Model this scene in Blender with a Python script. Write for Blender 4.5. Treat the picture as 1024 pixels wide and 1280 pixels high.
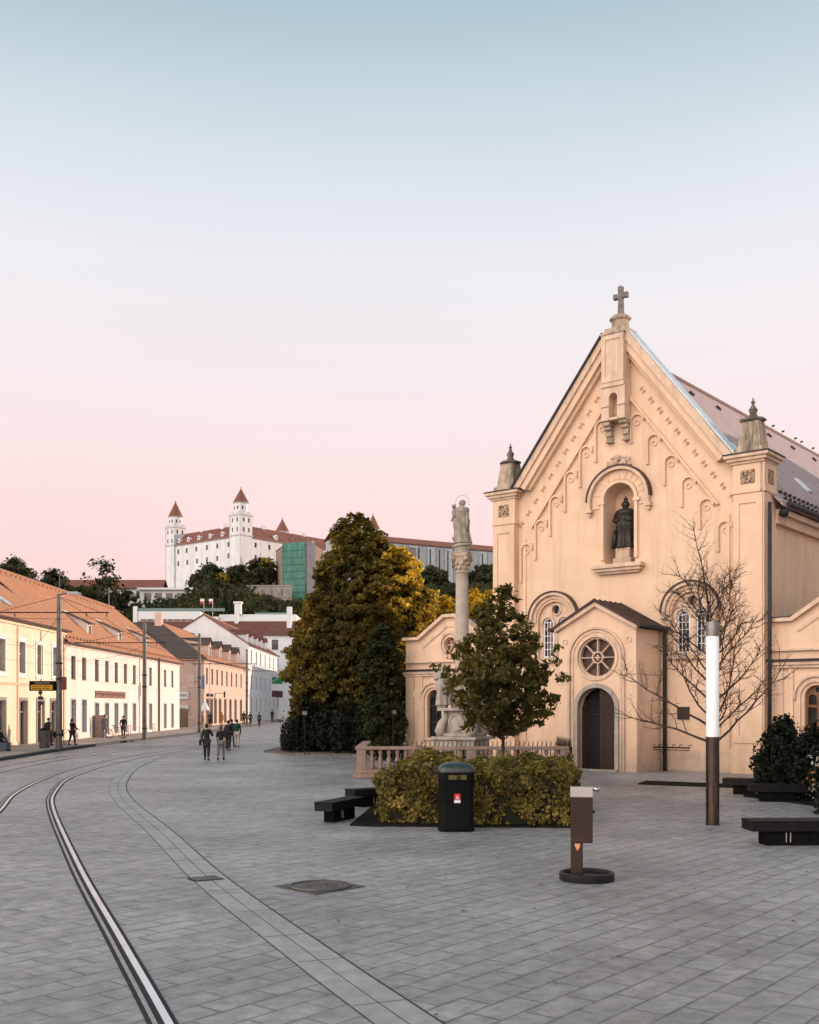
import bpy, bmesh, math, random
import numpy as np
from mathutils import Vector, Matrix
from mathutils.geometry import tessellate_polygon
from math import sin, cos, pi, radians as R

for o in list(bpy.data.objects): bpy.data.objects.remove(o)
SC = bpy.context.scene
COL = SC.collection

# ------------------------------------------------------------ camera
cam_d = bpy.data.cameras.new('camera'); cam = bpy.data.objects.new('camera', cam_d); COL.objects.link(cam)
cam.location = (0, 0, 2.6); cam.rotation_euler = (R(90), 0, 0)
cam_d.sensor_fit = 'HORIZONTAL'; cam_d.sensor_width = 36; cam_d.lens = 36*1320/1024
cam_d.shift_y = (883-640)/1024.0
cam_d.clip_start = .1; cam_d.clip_end = 4000
SC.camera = cam

# ------------------------------------------------------------ sky and sun
SUN_AZ = 28.0      # degrees from +X towards +Y
SUN_EL = 10.0
w = bpy.data.worlds.new('World'); SC.world = w; w.use_nodes = True
nt = w.node_tree; N = nt.nodes; L = nt.links; N.clear()
out = N.new('ShaderNodeOutputWorld'); bg = N.new('ShaderNodeBackground')
tc = N.new('ShaderNodeTexCoord'); sep = N.new('ShaderNodeSeparateXYZ'); L.new(tc.outputs['Generated'], sep.inputs[0])
asin = N.new('ShaderNodeMath'); asin.operation = 'ARCSINE'; L.new(sep.outputs[2], asin.inputs[0])
mr = N.new('ShaderNodeMapRange'); mr.inputs[1].default_value = 0; mr.inputs[2].default_value = R(42); L.new(asin.outputs[0], mr.inputs[0])
ramp = N.new('ShaderNodeValToRGB'); ramp.color_ramp.interpolation = 'B_SPLINE'; L.new(mr.outputs[0], ramp.inputs[0])
def lin(c): return tuple(((v/255)/12.92 if v/255 <= .04045 else ((v/255+.055)/1.055)**2.4) for v in c)
sky_stops = [(0.0,(252,208,206)), (.18,(255,219,217)), (.30,(254,229,228)), (.42,(250,238,240)), (.54,(238,238,243)), (.66,(218,228,235)), (.80,(176,200,210)), (1.0,(136,168,183))]
el = ramp.color_ramp.elements
while len(el) < len(sky_stops): el.new(.5)
for e, (p, c) in zip(el, sky_stops): e.position = p; e.color = (*lin(c), 1)
# warm glow added to the sky behind and left of the viewer, for bounced light
dot = N.new('ShaderNodeVectorMath'); dot.operation = 'DOT_PRODUCT'; L.new(tc.outputs['Generated'], dot.inputs[0])
dot.inputs[1].default_value = Vector((-.66, -.72, .2)).normalized()
gm = N.new('ShaderNodeMapRange'); gm.inputs[1].default_value = .42; gm.inputs[2].default_value = 1.0; gm.inputs[4].default_value = 1.0
gm.interpolation_type = 'SMOOTHSTEP'; L.new(dot.outputs['Value'], gm.inputs[0])
glow = N.new('ShaderNodeVectorMath'); glow.operation = 'SCALE'; glow.inputs[0].default_value = (3.2, 2.7, 2.3); L.new(gm.outputs[0], glow.inputs['Scale'])
add = N.new('ShaderNodeVectorMath'); add.operation = 'ADD'; L.new(ramp.outputs[0], add.inputs[0]); L.new(glow.outputs[0], add.inputs[1])
sky = N.new('ShaderNodeTexSky'); sky.sky_type = 'NISHITA'; sky.sun_disc = False
sky.sun_elevation = R(SUN_EL); sky.sun_rotation = R(90-SUN_AZ)
wn = N.new('ShaderNodeTexNoise'); wn.inputs['Scale'].default_value = 2.2; wn.inputs['Detail'].default_value = 5; wmp = N.new('ShaderNodeMapping'); wmp.inputs['Scale'].default_value = (1, 1, 5); L.new(tc.outputs['Generated'], wmp.inputs[0]); L.new(wmp.outputs[0], wn.inputs[0])
wr = N.new('ShaderNodeMapRange'); wr.inputs[1].default_value = .3; wr.inputs[2].default_value = .7; wr.inputs[3].default_value = .975; wr.inputs[4].default_value = 1.025; L.new(wn.outputs[0], wr.inputs[0])
wm = N.new('ShaderNodeVectorMath'); wm.operation = 'SCALE'; L.new(ramp.outputs[0], wm.inputs[0]); L.new(wr.outputs[0], wm.inputs['Scale']); L.new(wm.outputs[0], add.inputs[0])
sks = N.new('ShaderNodeVectorMath'); sks.operation = 'SCALE'; sks.inputs['Scale'].default_value = .0; L.new(sky.outputs[0], sks.inputs[0])
sks.inputs['Scale'].default_value = .01
add2 = N.new('ShaderNodeVectorMath'); add2.operation = 'ADD'; L.new(add.outputs[0], add2.inputs[0]); L.new(sks.outputs[0], add2.inputs[1])
L.new(add2.outputs[0], bg.inputs[0]); bg.inputs[1].default_value = .97; L.new(bg.outputs[0], out.inputs[0])

sd = bpy.data.lights.new('sun', 'SUN'); so = bpy.data.objects.new('sun', sd); COL.objects.link(so)
sd.energy = 5.0; sd.angle = R(.6); sd.color = (1.0, .75, .58)
sdir = Vector((cos(R(SUN_EL))*cos(R(SUN_AZ)), cos(R(SUN_EL))*sin(R(SUN_AZ)), sin(R(SUN_EL))))
so.rotation_euler = sdir.to_track_quat('Z', 'Y').to_euler(); so.location = (30, 60, 60)

SC.view_settings.view_transform = 'Standard'; SC.view_settings.look = 'None'
SC.view_settings.exposure = 0.0; SC.view_settings.gamma = 1.0
SC.render.engine = 'CYCLES'
SC.cycles.max_bounces = 6; SC.cycles.transparent_max_bounces = 6

# ------------------------------------------------------------ materials
MATS = {}
def mat(name, col, col2=None, rough=.8, scale=3.0, metal=0.0, bump=0.0, bscale=None, spec=.3, coat=0, detail=6, stain=None, stain_scale=.35, stain_amt=.5, trans=0, emit=0, noise_lo=.35, noise_hi=.65):
    """plain surface: two tones mixed by noise, an optional larger stain tone, optional bump"""
    if name in MATS: return MATS[name]
    m = bpy.data.materials.new(name); m.use_nodes = True; t = m.node_tree; n = t.nodes; l = t.links
    b = n['Principled BSDF']; b.inputs['Roughness'].default_value = rough; b.inputs['Metallic'].default_value = metal
    b.inputs['Specular IOR Level'].default_value = spec
    if coat: b.inputs['Coat Weight'].default_value = coat
    c = n.new('ShaderNodeTexCoord')
    if col2 is None: col2 = tuple(v*.82 for v in col)
    no = n.new('ShaderNodeTexNoise'); no.inputs['Scale'].default_value = scale; no.inputs['Detail'].default_value = detail; l.new(c.outputs['Object'], no.inputs[0])
    rp = n.new('ShaderNodeMapRange'); rp.inputs[1].default_value = noise_lo; rp.inputs[2].default_value = noise_hi; l.new(no.outputs[0], rp.inputs[0])
    mx = n.new('ShaderNodeMix'); mx.data_type = 'RGBA'; mx.inputs[6].default_value = (*col, 1); mx.inputs[7].default_value = (*col2, 1); l.new(rp.outputs[0], mx.inputs[0])
    last = mx.outputs[2]
    if stain is not None:
        s = n.new('ShaderNodeTexNoise'); s.inputs['Scale'].default_value = stain_scale; s.inputs['Detail'].default_value = 8; s.inputs['Roughness'].default_value = .65
        mp = n.new('ShaderNodeMapping'); mp.inputs['Scale'].default_value = (2.2, 2.2, .22); l.new(c.outputs['Object'], mp.inputs[0]); l.new(mp.outputs[0], s.inputs[0])
        r2 = n.new('ShaderNodeMapRange'); r2.inputs[1].default_value = .48; r2.inputs[2].default_value = .66; r2.inputs[4].default_value = stain_amt; l.new(s.outputs[0], r2.inputs[0])
        m2 = n.new('ShaderNodeMix'); m2.data_type = 'RGBA'; l.new(r2.outputs[0], m2.inputs[0]); l.new(last, m2.inputs[6]); m2.inputs[7].default_value = (*stain, 1); last = m2.outputs[2]
    l.new(last, b.inputs['Base Color'])
    if bump:
        bn = n.new('ShaderNodeTexNoise'); bn.inputs['Scale'].default_value = bscale or scale*6; bn.inputs['Detail'].default_value = 4; l.new(c.outputs['Object'], bn.inputs[0])
        bp = n.new('ShaderNodeBump'); bp.inputs['Strength'].default_value = bump; bp.inputs['Distance'].default_value = .02; l.new(bn.outputs[0], bp.inputs['Height']); l.new(bp.outputs[0], b.inputs['Normal'])
    if emit:
        b.inputs['Emission Color'].default_value = (*col, 1); b.inputs['Emission Strength'].default_value = emit
    MATS[name] = m; return m

def leaf_mat(name, cols, trans=.45, rough=.6, patch=None, pscale=.5):
    """foliage: each leaf gets a tone of its own from a ramp, patches of a second tone by noise"""
    m = bpy.data.materials.new(name); m.use_nodes = True; t = m.node_tree; n = t.nodes; l = t.links
    b = n['Principled BSDF']; o = n['Material Output']
    g = n.new('ShaderNodeNewGeometry'); c = n.new('ShaderNodeTexCoord')
    no = n.new('ShaderNodeTexNoise'); no.inputs['Scale'].default_value = pscale; no.inputs['Detail'].default_value = 3; l.new(c.outputs['Object'], no.inputs[0])
    ma = n.new('ShaderNodeMath'); ma.operation = 'MULTIPLY_ADD'; l.new(g.outputs['Random Per Island'], ma.inputs[0]); ma.inputs[1].default_value = .55
    mb = n.new('ShaderNodeMapRange'); mb.inputs[1].default_value = .35; mb.inputs[2].default_value = .65; mb.inputs[4].default_value = .45; l.new(no.outputs[0], mb.inputs[0]); l.new(mb.outputs[0], ma.inputs[2])
    rp = n.new('ShaderNodeValToRGB'); l.new(ma.outputs[0], rp.inputs[0]); e = rp.color_ramp.elements
    while len(e) < len(cols): e.new(.5)
    for i, cc in enumerate(cols): e[i].position = i/(len(cols)-1); e[i].color = (*cc, 1)
    l.new(rp.outputs[0], b.inputs['Base Color']); b.inputs['Roughness'].default_value = rough; b.inputs['Specular IOR Level'].default_value = .2
    tr = n.new('ShaderNodeBsdfTranslucent'); 
    mu = n.new('ShaderNodeVectorMath'); mu.operation = 'MULTIPLY'; l.new(rp.outputs[0], mu.inputs[0]); mu.inputs[1].default_value = (2.1, 1.9, .8); l.new(mu.outputs[0], tr.inputs[0])
    ms = n.new('ShaderNodeMixShader'); ms.inputs[0].default_value = trans; l.new(b.outputs[0], ms.inputs[1]); l.new(tr.outputs[0], ms.inputs[2]); l.new(ms.outputs[0], o.inputs[0])
    MATS[name] = m; return m

def tile_mat(name, c1, c2, mortar, bw=.28, rh=.16, rough=.85, axis='xz', stain=None):
    """rows of roof tiles: brick pattern run across the object's own plane"""
    m = bpy.data.materials.new(name); m.use_nodes = True; t = m.node_tree; n = t.nodes; l = t.links
    b = n['Principled BSDF']; b.inputs['Roughness'].default_value = rough; b.inputs['Specular IOR Level'].default_value = .25
    c = n.new('ShaderNodeTexCoord'); s = n.new('ShaderNodeSeparateXYZ'); l.new(c.outputs['Object'], s.inputs[0]); k = n.new('ShaderNodeCombineXYZ')
    l.new(s.outputs[0 if axis[0] == 'x' else 1], k.inputs[0]); l.new(s.outputs[2], k.inputs[1])
    br = n.new('ShaderNodeTexBrick'); l.new(k.outputs[0], br.inputs[0]); br.inputs['Scale'].default_value = 1
    br.inputs['Brick Width'].default_value = bw; br.inputs['Row Height'].default_value = rh; br.inputs['Mortar Size'].default_value = .018
    br.inputs['Mortar Smooth'].default_value = .5
    br.inputs['Color1'].default_value = (*c1, 1); br.inputs['Color2'].default_value = (*c2, 1); br.inputs['Mortar'].default_value = (*mortar, 1)
    no = n.new('ShaderNodeTexNoise'); no.inputs['Scale'].default_value = .8; no.inputs['Detail'].default_value = 8; l.new(c.outputs['Object'], no.inputs[0])
    r2 = n.new('ShaderNodeMapRange'); r2.inputs[1].default_value = .42; r2.inputs[2].default_value = .75; r2.inputs[4].default_value = .55; l.new(no.outputs[0], r2.inputs[0])
    mx = n.new('ShaderNodeMix'); mx.data_type = 'RGBA'; l.new(r2.outputs[0], mx.inputs[0]); l.new(br.outputs[0], mx.inputs[6])
    mx.inputs[7].default_value = (*(stain or tuple(v*.5 for v in c1)), 1); l.new(mx.outputs[2], b.inputs['Base Color'])
    bp = n.new('ShaderNodeBump'); bp.inputs['Strength'].default_value = .6; bp.inputs['Distance'].default_value = .03; bp.invert = True; l.new(br.outputs['Fac'], bp.inputs['Height']); l.new(bp.outputs[0], b.inputs['Normal'])
    MATS[name] = m; return m

def paving_mat(name, c1, c2, mortar, bw, rh, ang, rough=.55, ms=.008, stain=(.12,.12,.13)):
    m = bpy.data.materials.new(name); m.use_nodes = True; t = m.node_tree; n = t.nodes; l = t.links
    b = n['Principled BSDF']; b.inputs['Specular IOR Level'].default_value = .5
    c = n.new('ShaderNodeTexCoord'); mp = n.new('ShaderNodeMapping'); mp.inputs['Rotation'].default_value = (0, 0, R(ang)); l.new(c.outputs['Object'], mp.inputs[0])
    br = n.new('ShaderNodeTexBrick'); l.new(mp.outputs[0], br.inputs[0]); br.inputs['Scale'].default_value = 1; br.offset = .5
    br.inputs['Brick Width'].default_value = bw; br.inputs['Row Height'].default_value = rh; br.inputs['Mortar Size'].default_value = ms; br.inputs['Mortar Smooth'].default_value = .25
    br.inputs['Color1'].default_value = (*c1, 1); br.inputs['Color2'].default_value = (*c2, 1); br.inputs['Mortar'].default_value = (*mortar, 1); br.inputs['Bias'].default_value = -.1
    def noise(sc, d, r=.5):
        x = n.new('ShaderNodeTexNoise'); x.inputs['Scale'].default_value = sc; x.inputs['Detail'].default_value = d; x.inputs['Roughness'].default_value = r; l.new(c.outputs['Object'], x.inputs[0]); return x
    def rng(src, a, bb, lo, hi):
        x = n.new('ShaderNodeMapRange'); x.inputs[1].default_value = a; x.inputs[2].default_value = bb; x.inputs[3].default_value = lo; x.inputs[4].default_value = hi; l.new(src, x.inputs[0]); return x.outputs[0]
    def mul(src, fac):
        x = n.new('ShaderNodeVectorMath'); x.operation = 'SCALE'; l.new(src, x.inputs[0]); l.new(fac, x.inputs['Scale']); return x.outputs[0]
    jn = noise(1.1, 6, .7); jf = n.new('ShaderNodeMath'); jf.operation = 'MULTIPLY'; l.new(rng(jn.outputs[0], .36, .58, .25, 1.0), jf.inputs[0]); l.new(br.outputs['Fac'], jf.inputs[1])
    br2 = n.new('ShaderNodeTexBrick'); l.new(mp.outputs[0], br2.inputs[0]); br2.inputs['Scale'].default_value = 1; br2.inputs['Brick Width'].default_value = bw; br2.inputs['Row Height'].default_value = rh; br2.inputs['Mortar Size'].default_value = 0; br2.inputs['Color1'].default_value = (*c1, 1); br2.inputs['Color2'].default_value = (*c2, 1); br2.inputs['Mortar'].default_value = (*c1, 1); br2.inputs['Bias'].default_value = -.1
    jm = n.new('ShaderNodeMix'); jm.data_type = 'RGBA'; l.new(jf.outputs[0], jm.inputs[0]); l.new(br2.outputs[0], jm.inputs[6]); jm.inputs[7].default_value = (*mortar, 1)
    # soot spread round the joints
    br3 = n.new('ShaderNodeTexBrick'); l.new(mp.outputs[0], br3.inputs[0]); br3.inputs['Scale'].default_value = 1; br3.inputs['Brick Width'].default_value = bw; br3.inputs['Row Height'].default_value = rh; br3.inputs['Mortar Size'].default_value = ms*5; br3.inputs['Mortar Smooth'].default_value = 1.0
    sf = n.new('ShaderNodeMath'); sf.operation = 'MULTIPLY'; l.new(br3.outputs['Fac'], sf.inputs[0]); l.new(rng(noise(.9, 8, .75).outputs[0], .42, .62, .03, .7), sf.inputs[1])
    sm = n.new('ShaderNodeMix'); sm.data_type = 'RGBA'; l.new(sf.outputs[0], sm.inputs[0]); l.new(jm.outputs[2], sm.inputs[6]); sm.inputs[7].default_value = (*mortar, 1)
    col = mul(sm.outputs[2], rng(noise(.22, 7, .65).outputs[0], .36, .66, .66, 1.22))
    col = mul(col, rng(noise(5, 8, .7).outputs[0], .36, .64, .74, 1.2))
    col = mul(col, rng(noise(60, 3).outputs[0], .3, .7, .9, 1.1))
    sp = noise(1.3, 10, .75); mx = n.new('ShaderNodeMix'); mx.data_type = 'RGBA'; l.new(rng(sp.outputs[0], .56, .74, 0, .75), mx.inputs[0]); l.new(col, mx.inputs[6]); mx.inputs[7].default_value = (*stain, 1)
    vo = n.new('ShaderNodeTexVoronoi'); vo.inputs['Scale'].default_value = 1.7; l.new(c.outputs['Object'], vo.inputs[0])
    m3 = n.new('ShaderNodeMix'); m3.data_type = 'RGBA'; l.new(rng(vo.outputs['Distance'], .03, .055, .55, 0), m3.inputs[0]); l.new(mx.outputs[2], m3.inputs[6]); m3.inputs[7].default_value = (.07,.07,.07, 1); mx = m3
    l.new(mx.outputs[2], b.inputs['Base Color']); l.new(rng(noise(3, 6).outputs[0], .3, .7, rough-.1, rough+.16), b.inputs['Roughness'])
    b2 = n.new('ShaderNodeBump'); b2.inputs['Strength'].default_value = .25; b2.inputs['Distance'].default_value = .006; l.new(noise(25, 6).outputs[0], b2.inputs['Height'])
    bp = n.new('ShaderNodeBump'); bp.inputs['Strength'].default_value = .7; bp.inputs['Distance'].default_value = .008; bp.invert = True; l.new(br.outputs['Fac'], bp.inputs['Height']); l.new(b2.outputs[0], bp.inputs['Normal']); l.new(bp.outputs[0], b.inputs['Normal'])
    MATS[name] = m; return m

def grime(m, top, col, amt=.7):
    """splash dirt along the foot of a wall, with a ragged upper edge"""
    t = m.node_tree; n = t.nodes; l = t.links; b = n['Principled BSDF']; src = b.inputs['Base Color'].links[0].from_socket
    c = n.new('ShaderNodeTexCoord'); s = n.new('ShaderNodeSeparateXYZ'); l.new(c.outputs['Object'], s.inputs[0]); no = n.new('ShaderNodeTexNoise'); no.inputs['Scale'].default_value = 1.6; no.inputs['Detail'].default_value = 8; no.inputs['Roughness'].default_value = .7; l.new(c.outputs['Object'], no.inputs[0])
    a = n.new('ShaderNodeMath'); a.operation = 'MULTIPLY_ADD'; l.new(no.outputs[0], a.inputs[0]); a.inputs[1].default_value = -top*1.6; l.new(s.outputs[2], a.inputs[2])
    r = n.new('ShaderNodeMapRange'); r.inputs[1].default_value = -top*.9; r.inputs[2].default_value = top*.1; r.inputs[3].default_value = amt; r.inputs[4].default_value = 0; l.new(a.outputs[0], r.inputs[0])
    mx = n.new('ShaderNodeMix'); mx.data_type = 'RGBA'; l.new(r.outputs[0], mx.inputs[0]); l.new(src, mx.inputs[6]); mx.inputs[7].default_value = (*col, 1); l.new(mx.outputs[2], b.inputs['Base Color'])
PEACH = mat('peach_plaster', (.745,.54,.39), (.69,.485,.345), scale=1.2, rough=.9, bump=.25, bscale=30, stain=(.55,.38,.27), stain_scale=.9, stain_amt=.55)
PEACH_TRIM = mat('peach_trim', (.70,.515,.38), (.58,.43,.325), scale=3, rough=.85, bump=.2, bscale=30, stain=(.36,.27,.20), stain_scale=1.2, stain_amt=.6)
grime(PEACH, 2.6, (.42,.28,.20), .75); grime(PEACH_TRIM, 2.0, (.34,.25,.19), .75)
AGED = mat('aged_stone', (.52,.41,.30), (.36,.29,.22), scale=4, rough=.9, bump=.5, bscale=24, stain=(.10,.085,.07), stain_scale=1.1, stain_amt=.9)
DARKSTONE = mat('dark_stone', (.20,.17,.14), (.09,.08,.07), scale=6, rough=.9, bump=.5)
STONE = mat('pale_stone', (.42,.37,.32), (.33,.29,.25), scale=5, rough=.85, bump=.4, stain=(.17,.15,.13), stain_scale=1.5, stain_amt=.8)
PINKSTONE = mat('pink_stone', (.31,.215,.175), (.23,.16,.135), scale=4, rough=.85, bump=.4, stain=(.2,.15,.12), stain_scale=1.5, stain_amt=.7)
BRONZE = mat('bronze', (.05,.04,.035), (.022,.019,.018), scale=9, rough=.5, metal=.5, spec=.3)
CARVED = mat('carved_relief', (.46,.32,.21), (.10,.07,.05), scale=17, rough=.9, bump=1.0, bscale=17, noise_lo=.46, noise_hi=.56, detail=2)
ZINC = mat('zinc', (.55,.62,.68), (.45,.52,.58), scale=3, rough=.4, metal=.5)
DGUT = mat('dark_gutter', (.035,.035,.035), (.02,.02,.02), rough=.6)
DBROWN = mat('brown_sheet_roof', (.075,.035,.028), (.04,.022,.02), scale=4, rough=.55, bump=.3)
GLASS = mat('dark_glass', (.02,.024,.03), (.012,.014,.018), scale=2, rough=.12, spec=.6)
GLASS_W = mat('warm_glass', (.03,.03,.035), (.22,.11,.06), scale=1.1, rough=.2, spec=.6, noise_lo=.5, noise_hi=.6)
WHITE = mat('white_paint', (.74,.75,.76), (.66,.67,.68), scale=3, rough=.6)
WOOD = mat('dark_wood', (.045,.022,.016), (.025,.014,.011), scale=5, rough=.6, bump=.3)
ORWOOD = mat('orange_wood', (.22,.10,.045), (.15,.065,.03), scale=5, rough=.6)
BLACK = mat('black_paint', (.008,.008,.009), (.005,.005,.006), rough=.6, scale=6, spec=.08)
IRON = mat('wrought_iron', (.014,.013,.013), (.022,.017,.014), rough=.6, scale=12, spec=.1)
GALV = mat('galvanised', (.16,.16,.16), (.11,.105,.10), rough=.55, scale=4, metal=.4, stain=(.09,.07,.06), stain_amt=.6)
BARK = mat('bark', (.05,.036,.026), (.025,.019,.015), scale=6, rough=.95, bump=.8, bscale=20)
TWIG = mat('twig_bark', (.075,.045,.032), (.045,.028,.022), scale=6, rough=.95)

# ------------------------------------------------------------ object helpers
def tag(o, label=None, cat=None, group=None, kind=None):
    if label: o['label'] = label
    if cat: o['category'] = cat
    if group: o['group'] = group
    if kind: o['kind'] = kind
    return o
def thing(name, label, cat, loc=(0,0,0), rz=0, group=None):
    o = bpy.data.objects.new(name, None); COL.objects.link(o); o.location = loc; o.rotation_euler = (0,0,rz); o.empty_display_size = .5
    return tag(o, label, cat, group)
def copy_tree(o, parent=None, loc=None, rz=None, label=None, scale=None):
    kids = list(o.children); c = o.copy(); COL.objects.link(c); c.parent = parent
    if loc is not None: c.location = loc
    if rz is not None: c.rotation_euler = (0,0,rz)
    if scale is not None: c.scale = scale
    if label: c['label'] = label
    for k in kids: copy_tree(k, c)
    return c
def link(name, me, material, parent=None, smooth=False):
    if material is not None and not me.materials: me.materials.append(material)
    if smooth:
        me.polygons.foreach_set('use_smooth', [True]*len(me.polygons))
    o = bpy.data.objects.new(name, me); COL.objects.link(o); o.parent = parent
    return o

def arch(cx, z0, zs, r, n=14):
    p = [(cx-r, z0), (cx+r, z0)]
    return p + [(cx+r*cos(pi*i/n), zs+r*sin(pi*i/n)) for i in range(n+1)]
def circ(cx, cz, r, n=28): return [(cx+r*cos(2*pi*i/n), cz+r*sin(2*pi*i/n)) for i in range(n)]
def rect(x0, x1, z0, z1): return [(x0,z0),(x1,z0),(x1,z1),(x0,z1)]
def band(cx, z0, zs, ro, ri, n=16, z0r=None):
    """arch-shaped moulding: legs from z0 up to zs and a half ring above"""
    z0r = z0 if z0r is None else z0r
    o = [(cx+ro*cos(pi*i/n), zs+ro*sin(pi*i/n)) for i in range(n+1)]; q = [(cx+ri*cos(pi*i/n), zs+ri*sin(pi*i/n)) for i in range(n, -1, -1)]
    a = [(cx+ro, z0r)] if z0r < zs-.001 else []; b = [(cx-ro, z0), (cx-ri, z0)] if z0 < zs-.001 else []; c = [(cx+ri, z0r)] if z0r < zs-.001 else []
    return a + o + b + q + c

class MB:
    def __init__(s): s.v = []; s.f = []; s.M = Matrix(); s.g = []
    def at(s, x=0, y=0, z=0, rz=0, rx=0, ry=0):
        s.M = Matrix.Translation((x,y,z)) @ Matrix.Rotation(rz,4,'Z') @ Matrix.Rotation(ry,4,'Y') @ Matrix.Rotation(rx,4,'X'); return s
    def add(s, vs, fs):
        b = len(s.v); s.g.append((b, len(s.f))); s.v += [tuple(s.M @ Vector(p)) for p in vs]; s.f += [tuple(b+i for i in f) for f in fs]; return s
    def box(s, x0, x1, y0, y1, z0, z1):
        return s.add([(x0,y0,z0),(x1,y0,z0),(x1,y1,z0),(x0,y1,z0),(x0,y0,z1),(x1,y0,z1),(x1,y1,z1),(x0,y1,z1)], [(0,3,2,1),(4,5,6,7),(0,1,5,4),(1,2,6,5),(2,3,7,6),(3,0,4,7)])
    def plate(s, outer, holes, y0, y1):
        loops = [outer] + list(holes); flat = [p for lp in loops for p in lp]; n = len(flat)
        tr = tessellate_polygon([[Vector((p[0], p[1], 0)) for p in lp] for lp in loops])
        vs = [(p[0], y0, p[1]) for p in flat] + [(p[0], y1, p[1]) for p in flat]
        fs = [tuple(t) for t in tr] + [tuple(i+n for i in reversed(t)) for t in tr]
        b = 0
        for lp in loops:
            k = len(lp)
            for i in range(k): j = (i+1) % k; fs.append((b+i, b+j, b+j+n, b+i+n))
            b += k
        return s.add(vs, fs)
    def prism(s, poly, z0, z1):
        n = len(poly); vs = [(p[0],p[1],z0) for p in poly] + [(p[0],p[1],z1) for p in poly]
        return s.add(vs, [tuple(reversed(range(n))), tuple(range(n,2*n))] + [(i,(i+1)%n,(i+1)%n+n,i+n) for i in range(n)])
    def slab(s, pts, t):
        """a planar polygon thickened downward by t"""
        n = len(pts); vs = [tuple(p) for p in pts] + [(p[0],p[1],p[2]-t) for p in pts]
        return s.add(vs, [tuple(range(n)), tuple(reversed(range(n,2*n)))] + [(i,(i+1)%n,(i+1)%n+n,i+n) for i in range(n)])
    def tube(s, pts, rad, n=6, cap=True):
        pts = [Vector(p) for p in pts]; k = len(pts)
        if not hasattr(rad, '__len__'): rad = [rad]*k
        vs = []; fs = []; u = None
        for i, p in enumerate(pts):
            d = (pts[min(i+1,k-1)] - pts[max(i-1,0)]); d = d.normalized() if d.length > 1e-9 else Vector((0,0,1))
            if u is None: u = d.orthogonal().normalized()
            else: u = (u - d*u.dot(d)); u = u.normalized() if u.length > 1e-6 else d.orthogonal().normalized()
            w_ = d.cross(u)
            for j in range(n): a = 2*pi*j/n; vs.append(tuple(p + (u*cos(a)+w_*sin(a))*rad[i]))
        for i in range(k-1):
            for j in range(n): fs.append((i*n+j, i*n+(j+1)%n, (i+1)*n+(j+1)%n, (i+1)*n+j))
        if cap: fs += [tuple(reversed(range(n))), tuple(range((k-1)*n, k*n))]
        return s.add(vs, fs)
    def lathe(s, prof, n=20, sx=1, sy=1, fn=None, cap=True, cx=None):
        vs = []; fs = []
        for i, (r, z) in enumerate(prof):
            ox, oy = cx(z) if cx else (0,0)
            for j in range(n):
                a = 2*pi*j/n; k = fn(a, z) if fn else 1; vs.append((ox+r*k*cos(a)*sx, oy+r*k*sin(a)*sy, z))
        m = len(prof)
        for i in range(m-1):
            for j in range(n): fs.append((i*n+j, i*n+(j+1)%n, (i+1)*n+(j+1)%n, (i+1)*n+j))
        if cap: fs += [tuple(reversed(range(n))), tuple(range((m-1)*n, m*n))]
        return s.add(vs, fs)
    def ball(s, c, r, n=10, m=7, sx=1, sy=1, sz=1):
        pr = [(max(r*sin(pi*i/m), .0008), -r*cos(pi*i/m)*sz) for i in range(m+1)]; M0 = s.M.copy(); s.M = s.M @ Matrix.Translation(c); s.lathe(pr, n, sx, sy); s.M = M0; return s
    def ring(s, c, Rr, r, axis='Z', n=24, m=6):
        pts = []
        for i in range(n+1):
            a = 2*pi*i/n; x, y = Rr*cos(a), Rr*sin(a)
            pts.append({'Z':(c[0]+x,c[1]+y,c[2]),'Y':(c[0]+x,c[1],c[2]+y),'X':(c[0],c[1]+x,c[2]+y)}[axis])
        return s.tube(pts, r, m)
    def build_each(s, name, material, parent=None, per=1, **kw):
        """every piece added (or every run of 'per' pieces) becomes an object of its own"""
        st = s.g[::per] + [(len(s.v), len(s.f))]; r = []
        for (v0, f0), (v1, f1) in zip(st, st[1:]):
            q = MB(); q.v = s.v[v0:v1]; q.f = [tuple(i-v0 for i in f) for f in s.f[f0:f1]]; r.append(q.build(name, material, parent, **kw))
        return r
    def build(s, name, material, parent=None, smooth=False, bevel=0, auto=None):
        me = bpy.data.meshes.new(name); me.from_pydata(s.v, [], s.f); bm = bmesh.new(); bm.from_mesh(me)
        bmesh.ops.recalc_face_normals(bm, faces=bm.faces); bm.to_mesh(me); bm.free()
        o = link(name, me, material, parent, smooth)
        if auto:
            me.polygons.foreach_set('use_smooth', [True]*len(me.polygons)); me.set_sharp_from_angle(angle=R(auto))
        if bevel:
            b = o.modifiers.new('bevel', 'BEVEL'); b.width = bevel; b.segments = 2; b.limit_method = 'ANGLE'; b.angle_limit = R(40)
        return o

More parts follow.
